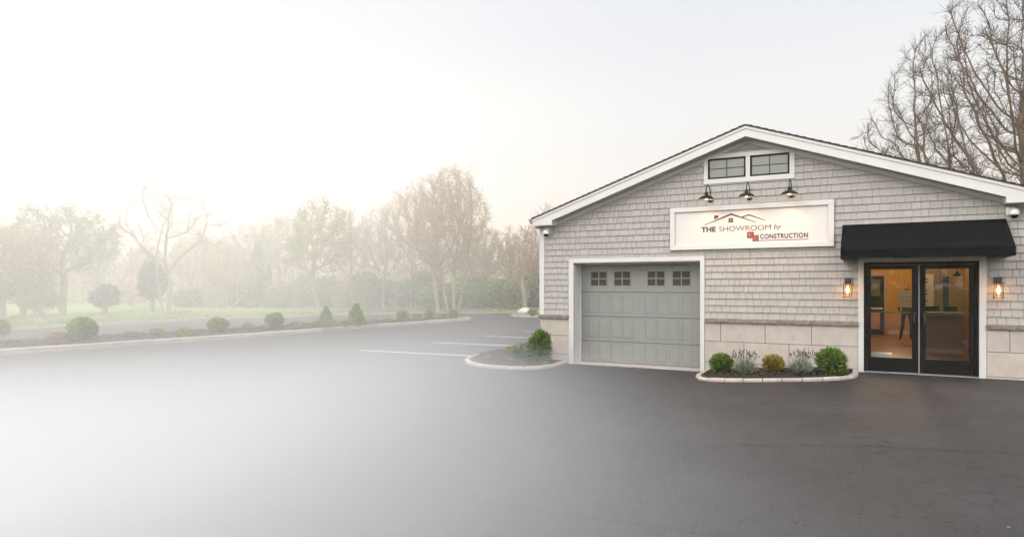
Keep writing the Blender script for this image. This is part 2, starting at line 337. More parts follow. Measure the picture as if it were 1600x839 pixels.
# far part: left of the building between Y=15.02 and the far kerb (fan of quads towards the kerb)
fl = [p for p in FAR if p.y > 15.03]
inner = [(-7.0, 15.02 + (29.4 - 15.02) * i / (len(fl) - 1)) for i in range(len(fl))]
near = [(-31.5, 15.02)]
poly = [(-7.0, 15.02), (-7.0, 29.6), (8, 29.6)] + [(p.x, p.y) for p in reversed(fl)] + [(-32.9, 15.02)]
bm = bmesh.new(); vv = [bm.verts.new((x, y, LOT if x < -3.3 else LOT)) for x, y in poly]; fc = bm.faces.new(vv); bmesh.ops.triangulate(bm, faces=[fc])
bm.verts.index_update(); mb.add([v.co[:] for v in bm.verts], [tuple(v.index for v in f.verts) for f in bm.faces]); bm.free()
struct(mb.build('asphalt', 'asphalt'))
def kerb(name, path, w=.15, h=.12, seg=.9, closed=False, z=None, m='kerb_stone', gap=.014, slope=0):
    """A row of kerb stones laid along a path; w outwards to the left of the path."""
    mb = MB(); pts = [Vector((p[0], p[1], 0)) for p in path]
    if closed: pts.append(pts[0])
    # resample
    L = [0]
    for a, b in zip(pts[:-1], pts[1:]): L.append(L[-1] + (b - a).length)
    n = max(2, int(L[-1] / seg + .5))
    def pa(s):
        for i in range(len(pts) - 1):
            if s <= L[i + 1] or i == len(pts) - 2:
                t = (s - L[i]) / max(1e-6, L[i + 1] - L[i]); return pts[i].lerp(pts[i + 1], t)
    def nr(s):
        a, b = pa(max(0, s - .05)), pa(min(L[-1], s + .05)); d = (b - a).normalized(); return Vector((-d.y, d.x, 0))
    rr = random.Random(3)
    for i in range(n):
        a0, a1 = L[-1] * i / n + gap / 2, L[-1] * (i + 1) / n - gap / 2
        k = max(1, int((a1 - a0) / .25)); hj = rr.uniform(-.009, .009); wj = rr.uniform(-.006, .006)
        vs, fs = [], []
        for j in range(k + 1):
            s = a0 + (a1 - a0) * j / k; p = pa(s); q = nr(s); g = gz(p.x) if z is None else z
            hh = h + hj
            for (o, zz) in ((wj, -.06), (wj, hh - .02), (wj + .02 + slope, hh), (w, hh), (w, -.06)):
                e = p + q * o; vs.append((e.x, e.y, g + zz))
        for j in range(k):
            for u in range(4): fs.append((j * 5 + u, (j + 1) * 5 + u, (j + 1) * 5 + u + 1, j * 5 + u + 1))
        fs.append((0, 1, 2, 3, 4)); e = k * 5; fs.append((e + 4, e + 3, e + 2, e + 1, e))
        mb.add(vs, [tuple(reversed(f)) for f in fs])
    return struct(mb.build(name, m))
rnd = random.Random(11)
def resample(path, n):
    pts = [Vector((p[0], p[1], 0)) for p in path]; L = [0]
    for a, b in zip(pts[:-1], pts[1:]): L.append(L[-1] + (b - a).length)
    o = []
    for i in range(n):
        s = L[-1] * i / (n - 1)
        for j in range(len(pts) - 1):
            if s <= L[j + 1] + 1e-9 or j == len(pts) - 2:
                o.append(pts[j].lerp(pts[j + 1], (s - L[j]) / max(1e-6, L[j + 1] - L[j]))); break
    return o
def bed(front, back, nu, nv, h=.1, mound=.08, chips=0, cs=.03):
    F_, K_ = resample(front, nu), resample(back, nu); mb = MB(); v = []; f = []
    for i in range(nu):
        for j in range(nv):
            u, w = i / (nu - 1), j / (nv - 1); p = F_[i].lerp(K_[i], w)
            e = min(1, 4 * min(u, 1 - u)) * math.sin(math.pi * w) ** .6 if 0 < w < 1 else 0
            v.append((p.x, p.y, gz(p.x) + h + mound * e + (rnd.uniform(-.012, .012) if 0 < w < 1 else -.01)))
    for i in range(nu - 1):
        for j in range(nv - 1): f.append((i * nv + j, (i + 1) * nv + j, (i + 1) * nv + j + 1, i * nv + j + 1))
    mb.v, mb.f = v, f; o = struct(mb.build('mulch_bed', 'mulch'))
    if chips:
        c = MB()
        for _ in range(chips):
            u, w = rnd.random(), rnd.uniform(.03, .97); i = u * (nu - 1); i0 = min(int(i), nu - 2)
            jj = w * (nv - 1); j0 = min(int(jj), nv - 2)
            p = Vector(v[i0 * nv + j0]).lerp(Vector(v[(i0 + 1) * nv + j0]), i - i0).lerp(Vector(v[i0 * nv + j0 + 1]).lerp(Vector(v[(i0 + 1) * nv + j0 + 1]), i - i0), jj - j0)
            a, l, wd, tl = rnd.uniform(0, 6.28), rnd.uniform(.5, 1.6) * cs, rnd.uniform(.25, .6) * cs, rnd.uniform(-.5, .5)
            dx, dy = Vector((math.cos(a), math.sin(a), tl)) * l, Vector((-math.sin(a), math.cos(a), rnd.uniform(-.4, .4))) * wd
            p.z += .012
            c.add([p - dx - dy, p + dx - dy, p + dx + dy, p - dx + dy], [(0, 1, 2, 3)])
        struct(c.build('mulch_chips', 'mulch_chip'), 'stuff')
    return o
# long island
isl_f = [(-22.1, -3), (-21.6, 3), (-20.99, 9.31), (-20.58, 12.62), (-20.08, 17.12), (-19.8, 24.17), (-19.45, 30.6), (-19.6, 31.4), (-20.1, 31.9)]
isl_b = [(-25.9, -3), (-25.2, 3), (-24.55, 9.31), (-24.1, 12.8), (-23.4, 17.5), (-22.9, 24.17), (-22.5, 30.6), (-22.2, 31.6), (-21.6, 32.0)]
kerb('kerb', isl_f, .22, .15, 2.4, slope=.02)
kerb('kerb', [isl_f[-1], (-20.8, 32.15), isl_b[-1]] + isl_b[::-1][1:], .2, .15, 2.4, slope=.02)
bed([(x - .2, y) for x, y in isl_f], [(x + .18, y) for x, y in isl_b], 60, 9, .12, .12, chips=2500, cs=.05)
# second island near the far kerb
i2 = [(-20.1, 36.9), (-19.6, 36.3), (-18.6, 36.0), (-17.4, 36.1), (-12, 36.4)]; i2b = [(-20.0, 37.4), (-19.4, 38.3), (-18.6, 38.9), (-17.4, 39.0), (-12, 39.0)]
kerb('kerb', i2, .2, .13, 1.5); kerb('kerb', i2b[::-1] , .2, .13, 1.5)
bed([(x, y + .15) for x, y in i2], [(x, y - .15) for x, y in i2b], 16, 5, .1, .12)
kerb('kerb', [(p.x, p.y) for p in FAR][::-1], -.2, .13, 3.0)
# bed by the building corner
b1f = [(-9.42, 15.9), (-9.4, 15.3), (-9.3, 14.75), (-9.1, 14.25), (-8.8, 13.8), (-8.45, 13.45), (-8.05, 13.24), (-7.6, 13.17), (-7.2, 13.2), (-6.85, 13.38), (-6.63, 13.62), (-6.55, 13.95), (-6.56, 14.93)]
b1b = [(-9.42, 15.9), (-9.36, 17), (-9.0, 17.6), (-8.4, 17.9), (-7.4, 18), (-7.38, 17), (-7.37, 16), (-7.36, 14.93), (-6.56, 14.93)]
b1b_k = [(-9.42, 15.9), (-9.38, 16.6), (-9.2, 17.3), (-8.85, 17.7), (-8.4, 17.95), (-7.4, 18.0)]
kerb('kerb', b1f, .10, .07, .42); kerb('kerb', b1b_k[::-1], .10, .07, .42)
bed([(-9.3, 15.9)] + [(x + (.1 if x < -8 else 0), y + .1) for x, y in b1f[1:-2]] + [(-6.68, 14.0), (-6.68, 14.93)], [(-9.3, 15.95), (-9.25, 16.8), (-8.9, 17.6), (-8.4, 17.85), (-7.45, 17.9), (-7.4, 17), (-7.4, 16), (-7.4, 14.95), (-6.7, 14.94)], 30, 9, .05, .09, chips=2500, cs=.025)
# bed between garage and entrance
b2f = [(-3.25, 14.9), (-3.27, 14.2), (-3.2, 13.75), (-3.05, 13.45), (-2.8, 13.27), (-2.4, 13.2), (-1.7, 13.28), (-1.0, 13.42), (-.62, 13.55), (-.38, 13.75), (-.26, 14.05), (-.25, 14.4), (-.27, 14.93)]
kerb('kerb', b2f, .10, .055, .34)
bed([(-3.12, 14.9), (-3.13, 14.2), (-3.05, 13.75), (-2.9, 13.52), (-2.7, 13.39), (-2.4, 13.32), (-1.7, 13.4), (-1.0, 13.54), (-.7, 13.66), (-.5, 13.84), (-.39, 14.1), (-.38, 14.93)], [(-3.12, 14.935)] + [(-3.0 + .26 * i, 14.93) for i in range(10)] + [(-.38, 14.935)], 40, 12, .045, .08, chips=4500, cs=.02)
# parking bay lines
for (x0, y0, x1, y1) in ((-13.34, 15.08, -9.45, 15.33), (-13.02, 18.35, -7.6, 18.68), (-12.92, 21.66, -7.6, 21.8), (-12.84, 24.75, -7.6, 24.8), (-12.8, 27.9, -7.6, 27.95)):
    d = Vector((x1 - x0, y1 - y0, 0)).normalized(); q = Vector((-d.y, d.x, 0)) * .06
    a, b_ = Vector((x0, y0, LOT + .004)), Vector((x1, y1, LOT + .004))
    struct(MB().add([a - q, b_ - q, b_ + q, a + q], [(0, 1, 2, 3)]).build('parking_line', 'line_paint'))
# lawn beyond the far kerb
mb = MB(); v = []; f = []; NV = 9; D_ = [0, .6, 2, 5, 9, 15, 25, 60, 200]; H_ = [-.09, -.06, 0, .08, .12, .15, .2, .3, .5]
fr_ = [Vector((-400, -60, 0)), Vector((-150, -10, 0))] + FAR + [Vector((60, 44, 0)), Vector((400, 40, 0))]
for i, p in enumerate(fr_):
    a, b_ = fr_[max(0, i - 1)], fr_[min(len(fr_) - 1, i + 1)]; d = (b_ - a).normalized(); q = Vector((-d.y, d.x, 0))
    for k in range(NV):
        e = p + q * (D_[k] + .18) if k < 7 else p + (q * .4 + Vector((-.35, .9, 0))).normalized() * D_[k]
        v.append((e.x, e.y, H_[k] + rnd.uniform(-.02, .02) * (k > 0)))
for i in range(len(fr_) - 1):
    for k in range(NV - 1): f.append((i * NV + k, (i + 1) * NV + k, (i + 1) * NV + k + 1, i * NV + k + 1))
mb.v, mb.f = v, f; struct(mb.build('lawn', 'lawn_green', smooth=True))
# grass tufts along the near edge of the lawn
mb = MB()
for _ in range(16000):
    i = rnd.randrange(12, len(fr_) - 3); p = fr_[i].lerp(fr_[i + 1], rnd.random()); d = (fr_[i + 1] - fr_[i]).normalized(); q = Vector((-d.y, d.x, 0))
    p = p + q * (.3 + 9 * rnd.random() ** 1.6); h = rnd.uniform(.04, .15); a = rnd.uniform(0, 6.28); w = Vector((math.cos(a), math.sin(a), 0)) * .025
    zz = -.06 + .02 * min(6, (p - fr_[i]).length)
    tip = p + Vector((rnd.uniform(-.05, .05), rnd.uniform(-.05, .05), h)); p = Vector((p.x, p.y, zz)); tip.z = zz + h
    mb.add([p - w, p + w, tip], [(0, 1, 2)])
tag(mb.build('grass', 'grass_blade'), 'blades of short grass standing along the lawn beyond the far kerb', 'grass', kind='stuff')
# ------------------------------------------------------------------ the building
XL, XR, RX = -7.33, 2.59, -2.37; Y0 = 15.0; YB = 29.4
SL = .345
ridge_under = 4.85
def under(x): return ridge_under - SL * abs(x - RX)      # underside of the roof deck over the wall
bld = thing('showroom_building', 'long gabled showroom building with grey shingle front over pale stone base', 'building', (RX, Y0, 0))
def bp_(mb, name, m, parent=None, **k):
    """Build in world coordinates and hang on the building."""
    o = mb.build(name, m, **k); par = parent or bld
    o.parent = par; o.matrix_parent_inverse = inv_of(par); return o
def inv_of(o):
    mtx = Matrix.Identity(4); q = o
    while q is not None:
        mtx = q.matrix_basis @ (q.matrix_parent_inverse if q.parent else Matrix.Identity(4)) @ mtx if False else (q.matrix_parent_inverse @ q.matrix_basis if q.parent else q.matrix_basis.copy()) @ mtx
        q = q.parent
    return mtx.inverted()
GX0, GX1, GZ1 = -6.42, -3.38, 2.26      # garage opening
DX0, DX1, DZ1 = -.17, 1.72, 2.17        # entrance opening
# front wall core round the openings
w = MB()
for (a, b_, z0, z1) in ((XL + .02, GX0, -.3, 3.0), (GX0, GX1, GZ1, 3.0), (GX1, DX0, -.3, 3.0), (DX0, DX1, DZ1, 3.0), (DX1, XR - .02, -.3, 3.0)): w.box(a, b_, Y0, Y0 + .25, z0, z1)
w.prism([(XL + .02, 3.0), (XR - .02, 3.0), (XR - .02, under(XR) + .02), (RX, ridge_under + .02), (XL + .02, under(XL) + .02)], Y0, Y0 + .25)
w.box(XL + .02, XL + .27, Y0 + .25, YB, -.3, 3.15); w.box(XR - .27, XR - .02, Y0 + .25, YB, -.3, 3.15)
w.prism([(XL + .27, -.3), (XR - .27, -.3), (XR - .27, under(XR) + .02), (RX, ridge_under + .02), (XL + .27, under(XL) + .02)], YB - .25, YB)
bp_(w, 'wall', 'sheathing')
# shingles
def subtract(rects, hole):
    o = []
    hx0, hx1, hz0, hz1 = hole
    for (x0, x1, z0, z1) in rects:
        if x1 <= hx0 or x0 >= hx1 or z1 <= hz0 or z0 >= hz1: o.append((x0, x1, z0, z1)); continue
        if x0 < hx0: o.append((x0, hx0, z0, z1))
        if x1 > hx1: o.append((hx1, x1, z0, z1))
        a, b_ = max(x0, hx0), min(x1, hx1)
        if z0 < hz0: o.append((a, b_, z0, hz0))
        if z1 > hz1: o.append((a, b_, hz1, z1))
    return [r for r in o if r[1] - r[0] > .012 and r[3] - r[2] > .012]
HOLES = [(-6.54, -3.30, 0, 2.35), (-.26, 1.81, 0, 2.28), (-3.29, -1.45, 3.95, 4.48), (-4.0, -.74, 2.54, 3.42)]
sh = MB(); rs = random.Random(5); CH = .146; z = .985; row = 0
while z < 4.9:
    x = XL + .1 - rs.uniform(0, .15)
    while x < XR - .1:
        wd = rs.choice((.10, .125, .15, .15, .175, .2, .22)) * rs.uniform(.95, 1.05)
        x0, x1 = max(x, XL + .11), min(x + wd, XR - .11); x += wd
        if x1 - x0 < .02: continue
        rects = [(x0, x1, z, z + CH)]
        for h in HOLES: rects = subtract(rects, h)
        for (a, b_, c_, d_) in rects:
            top = min(under(a), under(b_))
            if c_ > top - .02: continue
            g = .0028; yb = Y0 - .030 - rs.uniform(0, .002); tl = (d_ - c_) / CH * .022
            yt = yb + tl; zb = c_ + .0045
            d2 = d_ + .001
            sh.add([(a + g, yb, zb), (b_ - g, yb, zb), (b_ - g, Y0 + .004, zb), (a + g, Y0 + .004, zb), (a + g, yt, d2), (b_ - g, yt, d2), (b_ - g, Y0 + .004, d2), (a + g, Y0 + .004, d2)],
                   [(0, 3, 2, 1), (4, 5, 6, 7), (0, 1, 5, 4), (1, 2, 6, 5), (3, 0, 4, 7)])
    z += CH; row += 1
bp_(sh, 'shingle_siding', 'shingle')
# stone base
def course(z0, z1, joints, x0, x1):
    js = [x0] + sorted(j for j in joints if x0 < j < x1) + [x1]
    for a, b_ in zip(js[:-1], js[1:]):
        st.box(a + .006, b_ - .006, Y0 - .035, Y0 + .002, z0 + .006, z1 - .006)
for (x0, x1) in ((XL, -6.55), (-3.28, -.27), (1.83, XR)):
    st = MB(); course(.49, .90, [-2.94, -2.02, -1.12, 2.18], x0, x1)
    course(.035, .49, [-6.9 if False else -99, -2.45, -1.55], x0, x1)
    course(-.34, .035, [-1.9], x0, x1)
    so_ = bp_(st, 'stone_base', 'stone')
    bp_(B(x0 + .003, x1 - .003, Y0 - .024, Y0 + .001, -.33, .905), 'mortar', 'mortar', so_)
rs = random.Random(9)
for (x0, x1) in ((XL - .03, -6.555), (-3.275, -.265), (1.82, XR + .02)):
    cp = MB(); n = max(3, int((x1 - x0) / .07)); v = []; f = []
    for i in range(n + 1):
        x = x0 + (x1 - x0) * i / n; e = rs.uniform(-.009, .009)
        for (yy, zz) in ((Y0 + .003, .90), (Y0 - .085 + e, .905 + rs.uniform(-.004, .004)), (Y0 - .09 + e, .965 + rs.uniform(-.006, .006)), (Y0 - .05, .98), (Y0 + .003, .984)): v.append((x, yy, zz))
    for i in range(n):
        for k in range(4): f.append((i * 5 + k, i * 5 + k + 1, (i + 1) * 5 + k + 1, (i + 1) * 5 + k))
    f.append((4, 3, 2, 1, 0)); e = n * 5; f.append((e, e + 1, e + 2, e + 3, e + 4)); cp.add(v, f)
    bp_(cp, 'stone_cap', 'stone_cap')
# trims
for s, (a, b_) in enumerate(((XL - .02, XL + .115), (XR - .115, XR + .02))):
    bevel(bp_(B(a, b_, Y0 - .035, Y0 + .003, .987, 3.17), 'corner_board', 'white_trim'))
# frieze along the gable
fz = MB(); t_ = .085
fz.prism([(XL, under(XL) - t_), (RX, ridge_under - t_), (RX, ridge_under - .002), (XL, under(XL) - .002)], Y0 - .04, Y0 + .002)
fz.prism([(RX, ridge_under - t_), (XR, under(XR) - t_), (XR, under(XR) - .002), (RX, ridge_under - .002)], Y0 - .04, Y0 + .002)
bp_(fz, 'frieze_board', 'white_trim')
# roof: deck, soffit, fascia, gutter
YF = 14.65; EL, ER = -7.38, 2.64
TOPR = 5.07
def top(x): return TOPR - SL * abs(x - RX)
rf = MB()
OV = .02
for sgn, ex in ((-1, EL - .03), (1, ER + .03)):
    a = [(ex, top(ex) + .0), (ex, top(ex) + .022), (RX, TOPR + .022), (RX, TOPR)]
    if sgn > 0: a = a[::-1]
    rf.prism(a[::-1], YF - .03, YB + .3)
roof = bp_(rf, 'roof', 'roofing')
# shingle tabs seen along the rake edge
rk = MB(); rs = random.Random(2)
for sgn, ex in ((-1, EL - .03), (1, ER + .03)):
    n = 34
    for i in range(n):
        u0, u1 = i / n, (i + 1) / n; x0, x1 = ex + (RX - ex) * u0, ex + (RX - ex) * u1
        lift = .012
        p = [(x0, top(x0) + .024 + lift), (x1, top(x1) + .024), (x1, top(x1) + .03), (x0, top(x0) + .032 + lift)]
        if sgn < 0: pass
        else: p = p[::-1]
        rk.prism(p, YF - .036, YB + .31)
bp_(rk, 'shingle_course', 'roofing', roof)
dk = MB()   # deck body inside (behind the fascia)
for sgn, ex in ((-1, EL + .02), (1, ER - .02)):
    a = [(ex, under(ex)), (RX, ridge_under), (RX, TOPR - .002), (ex, top(ex) - .002)]
    if sgn > 0: a = a[::-1]
    dk.prism(a, YF + .022, YB + .28)
bp_(dk, 'soffit', 'soffit', roof)
fa = MB()
for sgn, ex, rx in ((-1, EL, -6.86), (1, ER, 2.08)):
    zb = 3.18
    a = [(ex, zb), (rx, zb), (rx, 3.29), (RX, 4.85), (RX, TOPR - .001), (ex, top(ex) - .001)]
    if sgn > 0: a = a[::-1]
    fa.prism(a, YF, YF + .02)
fas = bevel(bp_(fa, 'fascia', 'white_trim', roof), .004)
ct = MB()    # small crown strip near the top edge of the fascia
for sgn, ex in ((-1, EL), (1, ER)):
    a = [(ex, top(ex) - .055), (RX, TOPR - .055), (RX, TOPR - .001), (ex, top(ex) - .001)]
    if sgn > 0: a = a[::-1]
    ct.prism(a, YF - .018, YF - .001)
bp_(ct, 'rake_trim', 'white_trim', roof)
rb = MB()   # eave return boxes under the ends
rb.box(EL + .001, -6.862, YF + .021, Y0 + .01, 3.182, 3.30); rb.box(EL + .001, XL + .1, Y0 + .009, YB, 3.182, 3.30); bp_(rb, 'eave_return', 'white_trim', roof); rb = MB(); rb.box(2.082, ER - .001, YF + .021, Y0 + .01, 3.182, 3.30)
rb.box(XR - .1, ER - .001, Y0 + .01, YB, 3.182, 3.30)
bp_(rb, 'eave_return', 'white_trim', roof)
for ex, s in ((EL, -1), (ER, 1)):
    gt = MB()
    pr = [(0, 0), (.0, -.13), (.07, -.13), (.11, -.06), (.13, 0), (.12, 0), (.1, -.055), (.065, -.118), (.012, -.118), (.012, 0)]
    pts = [(ex + s * (.003 + x), 3.36 + zz) for x, zz in pr]
    if s < 0: pts = pts[::-1]
    gt.prism(pts[::-1], YF + .02, YB + .25)
    bp_(gt, 'gutter', 'grey_metal', roof)
# upper windows
wt = MB()
for (a, b_, c_, d_) in ((-3.30, -1.44, 3.94, 4.045), (-3.30, -1.44, 4.49, 4.60 - .02), (-3.30, -3.21, 4.045, 4.49), (-2.415, -2.325, 4.045, 4.49), (-1.54, -1.44, 4.045, 4.49)): wt.box(a, b_, Y0 - .045, Y0 + .003, c_, d_)
# the top casing runs up to the frieze
wt2 = MB().prism([(-3.30, 4.452), (-1.44, 4.452), (-1.44, 4.5), (-1.75, 4.592), (-3.0, 4.592), (-3.30, 4.5)], Y0 - .047, Y0 - .001)
bevel(bp_(wt, 'window_casing', 'white_trim'), .004)
for (a, b_) in ((-3.21, -2.415), (-2.325, -1.54)):
    fr = MB(); z0, z1, t_ = 4.045, 4.49, .035
    fr.box(a, b_, Y0 - .035, Y0 + .0, z0, z0 + t_); fr.box(a, b_, Y0 - .035, Y0, z1 - t_, z1); fr.box(a, a + t_, Y0 - .035, Y0, z0 + t_, z1 - t_); fr.box(b_ - t_, b_, Y0 - .035, Y0, z0 + t_, z1 - t_)
    wo = bp_(fr, 'window', 'black_paint')
    gp = MB().box(a + t_, b_ - t_, Y0 - .012, Y0 - .002, z0 + t_, z1 - t_); bp_(gp, 'pane', 'upper_glass', wo)
    mu = MB(); xm, zm = (a + b_) / 2, (z0 + z1) / 2
    mu.box(xm - .007, xm + .007, Y0 - .022, Y0 - .0125, z0 + t_, z1 - t_); mu.box(a + t_, b_ - t_, Y0 - .021, Y0 - .0128, zm - .007, zm + .007)
    bp_(mu, 'muntin', 'bronze_metal', wo)
# garage surround
gs = MB()
gs.box(-6.55, GX0, Y0 - .045, Y0 + .02, -.22, 2.36); gs.box(GX1, -3.285, Y0 - .045, Y0 + .02, -.22, 2.36); gs.box(GX0, GX1, Y0 - .045, Y0 + .02, GZ1, 2.36)
bevel(bp_(gs, 'garage_casing', 'white_trim'), .005)
gj = MB()
gj.box(GX0 - .02, GX0 + .012, Y0 + .021, Y0 + .42, -.22, GZ1); gj.box(GX1 - .012, GX1 + .02, Y0 + .021, Y0 + .42, -.22, GZ1); gj.box(GX0 + .012, GX1 - .012, Y0 + .021, Y0 + .42, GZ1 - .02, GZ1 + .02)
gj.box(GX0 + .012, GX0 + .035, Y0 + .34, Y0 + .385, -.22, GZ1 - .02); gj.box(GX1 - .035, GX1 - .012, Y0 + .34, Y0 + .385, -.22, GZ1 - .02); gj.box(GX0 + .035, GX1 - .035, Y0 + .34, Y0 + .385, GZ1 - .045, GZ1 - .02)
bp_(gj, 'garage_jamb', 'white_trim')
bp_(B(GX0 + .0, GX1 - .0, Y0 - .06, Y0 + .5, -.3, -.165), 'garage_sill', 'concrete')
# garage door
YD = Y0 + .40
gd = MB(); zs = [-.16, .349, .956, 1.551, 2.24]
for z0, z1 in zip(zs[:-1], zs[1:]): gd.box(GX0 + .005, GX1 - .005, YD + .008, YD + .06, z0 + .004, z1 - .004)
gdo = bp_(gd, 'garage_door', 'garage_paint')
WIN = [(-6.145, -5.72), (-5.543, -5.12), (-4.715, -4.288), (-4.114, -3.695)]
PAN = [(-6.212, -5.95), (-5.925, -5.66), (-5.612, -5.355), (-5.322, -5.06), (-4.76, -4.515), (-4.476, -4.235), (-4.177, -3.945), (-3.884, -3.65)]
fp = MB()   # raised rails round recessed panels
def grid_rail(x0, x1, z0, z1, holes, y):
    rects = [(x0, x1, z0, z1)]
    for h in holes: rects = subtract(rects, h)
    for (a, b_, c_, d_) in rects: fp.box(a, b_, y, YD + .01, c_, d_)
for zi, (z0, z1, p0, p1) in enumerate(((-.16, .349, -.10, .27), (.349, .956, .44, .88), (.956, 1.551, 1.04, 1.47))):
    grid_rail(GX0 + .006, GX1 - .006, z0 + .005, z1 - .005, [(a, b_, p0, p1) for a, b_ in PAN], YD)
grid_rail(GX0 + .006, GX1 - .006, 1.556, 2.235, [(a, b_, 1.70, 2.06) for a, b_ in WIN], YD)
bevel(bp_(fp, 'door_panel', 'garage_paint', gdo), .003, 1)
for (p0, p1) in ((-.10, .27), (.44, .88), (1.04, 1.47)):
    for a, b_ in PAN:
        ins = MB(); ins.add([(a + .0, YD + .0075, p0), (b_, YD + .0075, p0), (b_, YD + .0075, p1), (a, YD + .0075, p1), (a + .028, YD + .001, p0 + .028), (b_ - .028, YD + .001, p0 + .028), (b_ - .028, YD + .001, p1 - .028), (a + .028, YD + .001, p1 - .028)],
                [(0, 1, 5, 4), (1, 2, 6, 5), (2, 3, 7, 6), (3, 0, 4, 7), (4, 5, 6, 7)])
        bp_(ins, 'raised_field', 'garage_paint', gdo)
for a, b_ in WIN:
    bp_(B(a, b_, YD + .002, YD + .0078, 1.70, 2.06), 'pane', 'garage_glass', gdo)
    mu = MB(); t_ = .024; z0, z1 = 1.69, 2.07
    for q in ((a - .012, b_ + .012, z0, z0 + t_), (a - .012, b_ + .012, z1 - t_, z1), (a - .012, a + t_ - .012, z0 + t_, z1 - t_), (b_ - t_ + .012, b_ + .012, z0 + t_, z1 - t_), ((a + b_) / 2 - .012, (a + b_) / 2 + .012, z0 + t_, z1 - t_), (a + t_ - .012, (a + b_) / 2 - .012, (z0 + z1) / 2 - .012, (z0 + z1) / 2 + .012), ((a + b_) / 2 + .012, b_ - t_ + .012, (z0 + z1) / 2 - .012, (z0 + z1) / 2 + .012)):
        mu.box(q[0], q[1], YD - .012, YD + .001, q[2], q[3])
    bp_(mu, 'muntin', 'garage_paint', gdo)
# entrance surround and double door
es = MB()
es.box(-.27, DX0, Y0 - .045, Y0 + .02, -.1, 2.26); es.box(DX1, 1.83, Y0 - .045, Y0 + .02, -.1, 2.26); es.box(DX0, DX1, Y0 - .045, Y0 + .02, DZ1, 2.26)
bevel(bp_(es, 'entrance_casing', 'white_trim'), .005)
ef = MB(); YE = Y0 + .03
ef.box(DX0, DX0 + .055, YE, YE + .11, -.02, DZ1); ef.box(DX1 - .055, DX1, YE, YE + .11, -.02, DZ1); ef.box(DX0 + .055, DX1 - .055, YE, YE + .11, DZ1 - .055, DZ1)
bp_(ef, 'entrance_frame', 'black_paint')
bp_(B(DX0, DX1, Y0 - .05, Y0 + .4, -.08, .012), 'threshold', 'grey_metal')
def leaf(x0, x1, gx0, gx1, hx):
    d = MB(); z0, z1, g0, g1 = .02, DZ1 - .06, .295, 2.03
    d.box(x0, gx0, YE + .02, YE + .07, z0, z1); d.box(gx1, x1, YE + .02, YE + .07, z0, z1); d.box(gx0, gx1, YE + .02, YE + .07, z0, g0); d.box(gx0, gx1, YE + .02, YE + .07, g1, z1)
    o = bevel(bp_(d, 'entrance_door', 'black_paint'), .004)
    bp_(B(gx0, gx1, YE + .042, YE + .048, g0, g1), 'glass', 'door_glass', o)
    bp_(B(gx0, gx1, YE + .075, YE + .1, 1.172, 1.195), 'push_bar', 'black_metal', o)
    h = MB(); s = 1 if hx > (x0 + x1) / 2 else -1
    path = [Vector((hx, YE + .02, 1.19)), Vector((hx, YE - .05, 1.19)), Vector((hx - s * .02, YE - .07, 1.17)), Vector((hx - s * .03, YE - .075, 1.06)), Vector((hx - s * .02, YE - .07, .96)), Vector((hx, YE - .05, .94)), Vector((hx, YE + .02, .94))]
    h.tube(path, [.014] * 7, 8); bp_(h, 'handle', 'black_metal', o, smooth=True)
    return o
xm = .772
leaf(DX0 + .058, xm - .004, -.045, .655, .715); d2 = leaf(xm + .004, DX1 - .058, .88, 1.57, .83)
bp_(B(xm - .009, xm + .009, YE + .01, YE + .019, .02, DZ1 - .06), 'astragal', 'grey_metal', d2)
# interior shell
rm = MB(); rm.box(-1.7, 4.2, Y0 + .26, 27, -.06, -.005); bp_(rm, 'interior_floor', 'wood_floor') if False else None
XI0, XI1 = -2.2, 2.3; YI = 27.0
bp_(B(XI0, XI1, Y0 + .26, YI, -.06, .0), 'interior_floor', 'wood_floor')
iw = MB(); iw.box(XI0, XI1, YI, YI + .1, 0, 2.9); bp_(iw, 'interior_wall', 'yellow_wall')
iw = MB(); iw.box(XI0 - .1, XI0, Y0 + .26, YI + .1, 0, 2.9); bp_(iw, 'interior_wall', 'beige_wall')
iw = MB(); iw.box(XI1, XI1 + .1 - .08, Y0 + .26, YI + .1, 0, 2.9); bp_(iw, 'interior_wall', 'yellow_wall')
bp_(B(XI0 - .1, XI1 + .02, Y0 + .26, YI + .1, 2.9, 2.98), 'interior_ceiling', 'white_trim')
bb = MB(); bb.box(.45, XI1, YI - .02, YI - .001, 0, .14); bb.box(XI1 - .02, XI1 - .001, Y0 + .5, YI - .02, 0, .14); bp_(bb, 'baseboard', 'white_trim')
dc = MB(); dc.box(.33, .47, YI - .03, YI - .001, .0, 2.2); dc.box(-.9, .47, YI - .031, YI - .0012, 2.06, 2.22); bp_(dc, 'interior_casing', 'tan_wood')
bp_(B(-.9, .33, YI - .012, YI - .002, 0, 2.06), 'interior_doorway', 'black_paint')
# partition with beige cladding behind the right leaf
bp_(B(1.16, XI1 - .002, 23.4, 23.5, 0, 2.9), 'partition', 'beige_wall')
bp_(B(1.18, 1.95, 20.0, 20.1, 0, 1.0), 'half_wall', 'grey_wall'); bp_(B(1.12, 2.0, 19.9, 20.4, 1.0, 1.04), 'counter_top', 'tan_wood')
bp_(B(1.18, 1.95, 19.975, 19.999, 0, .12), 'half_wall_base', 'white_trim')
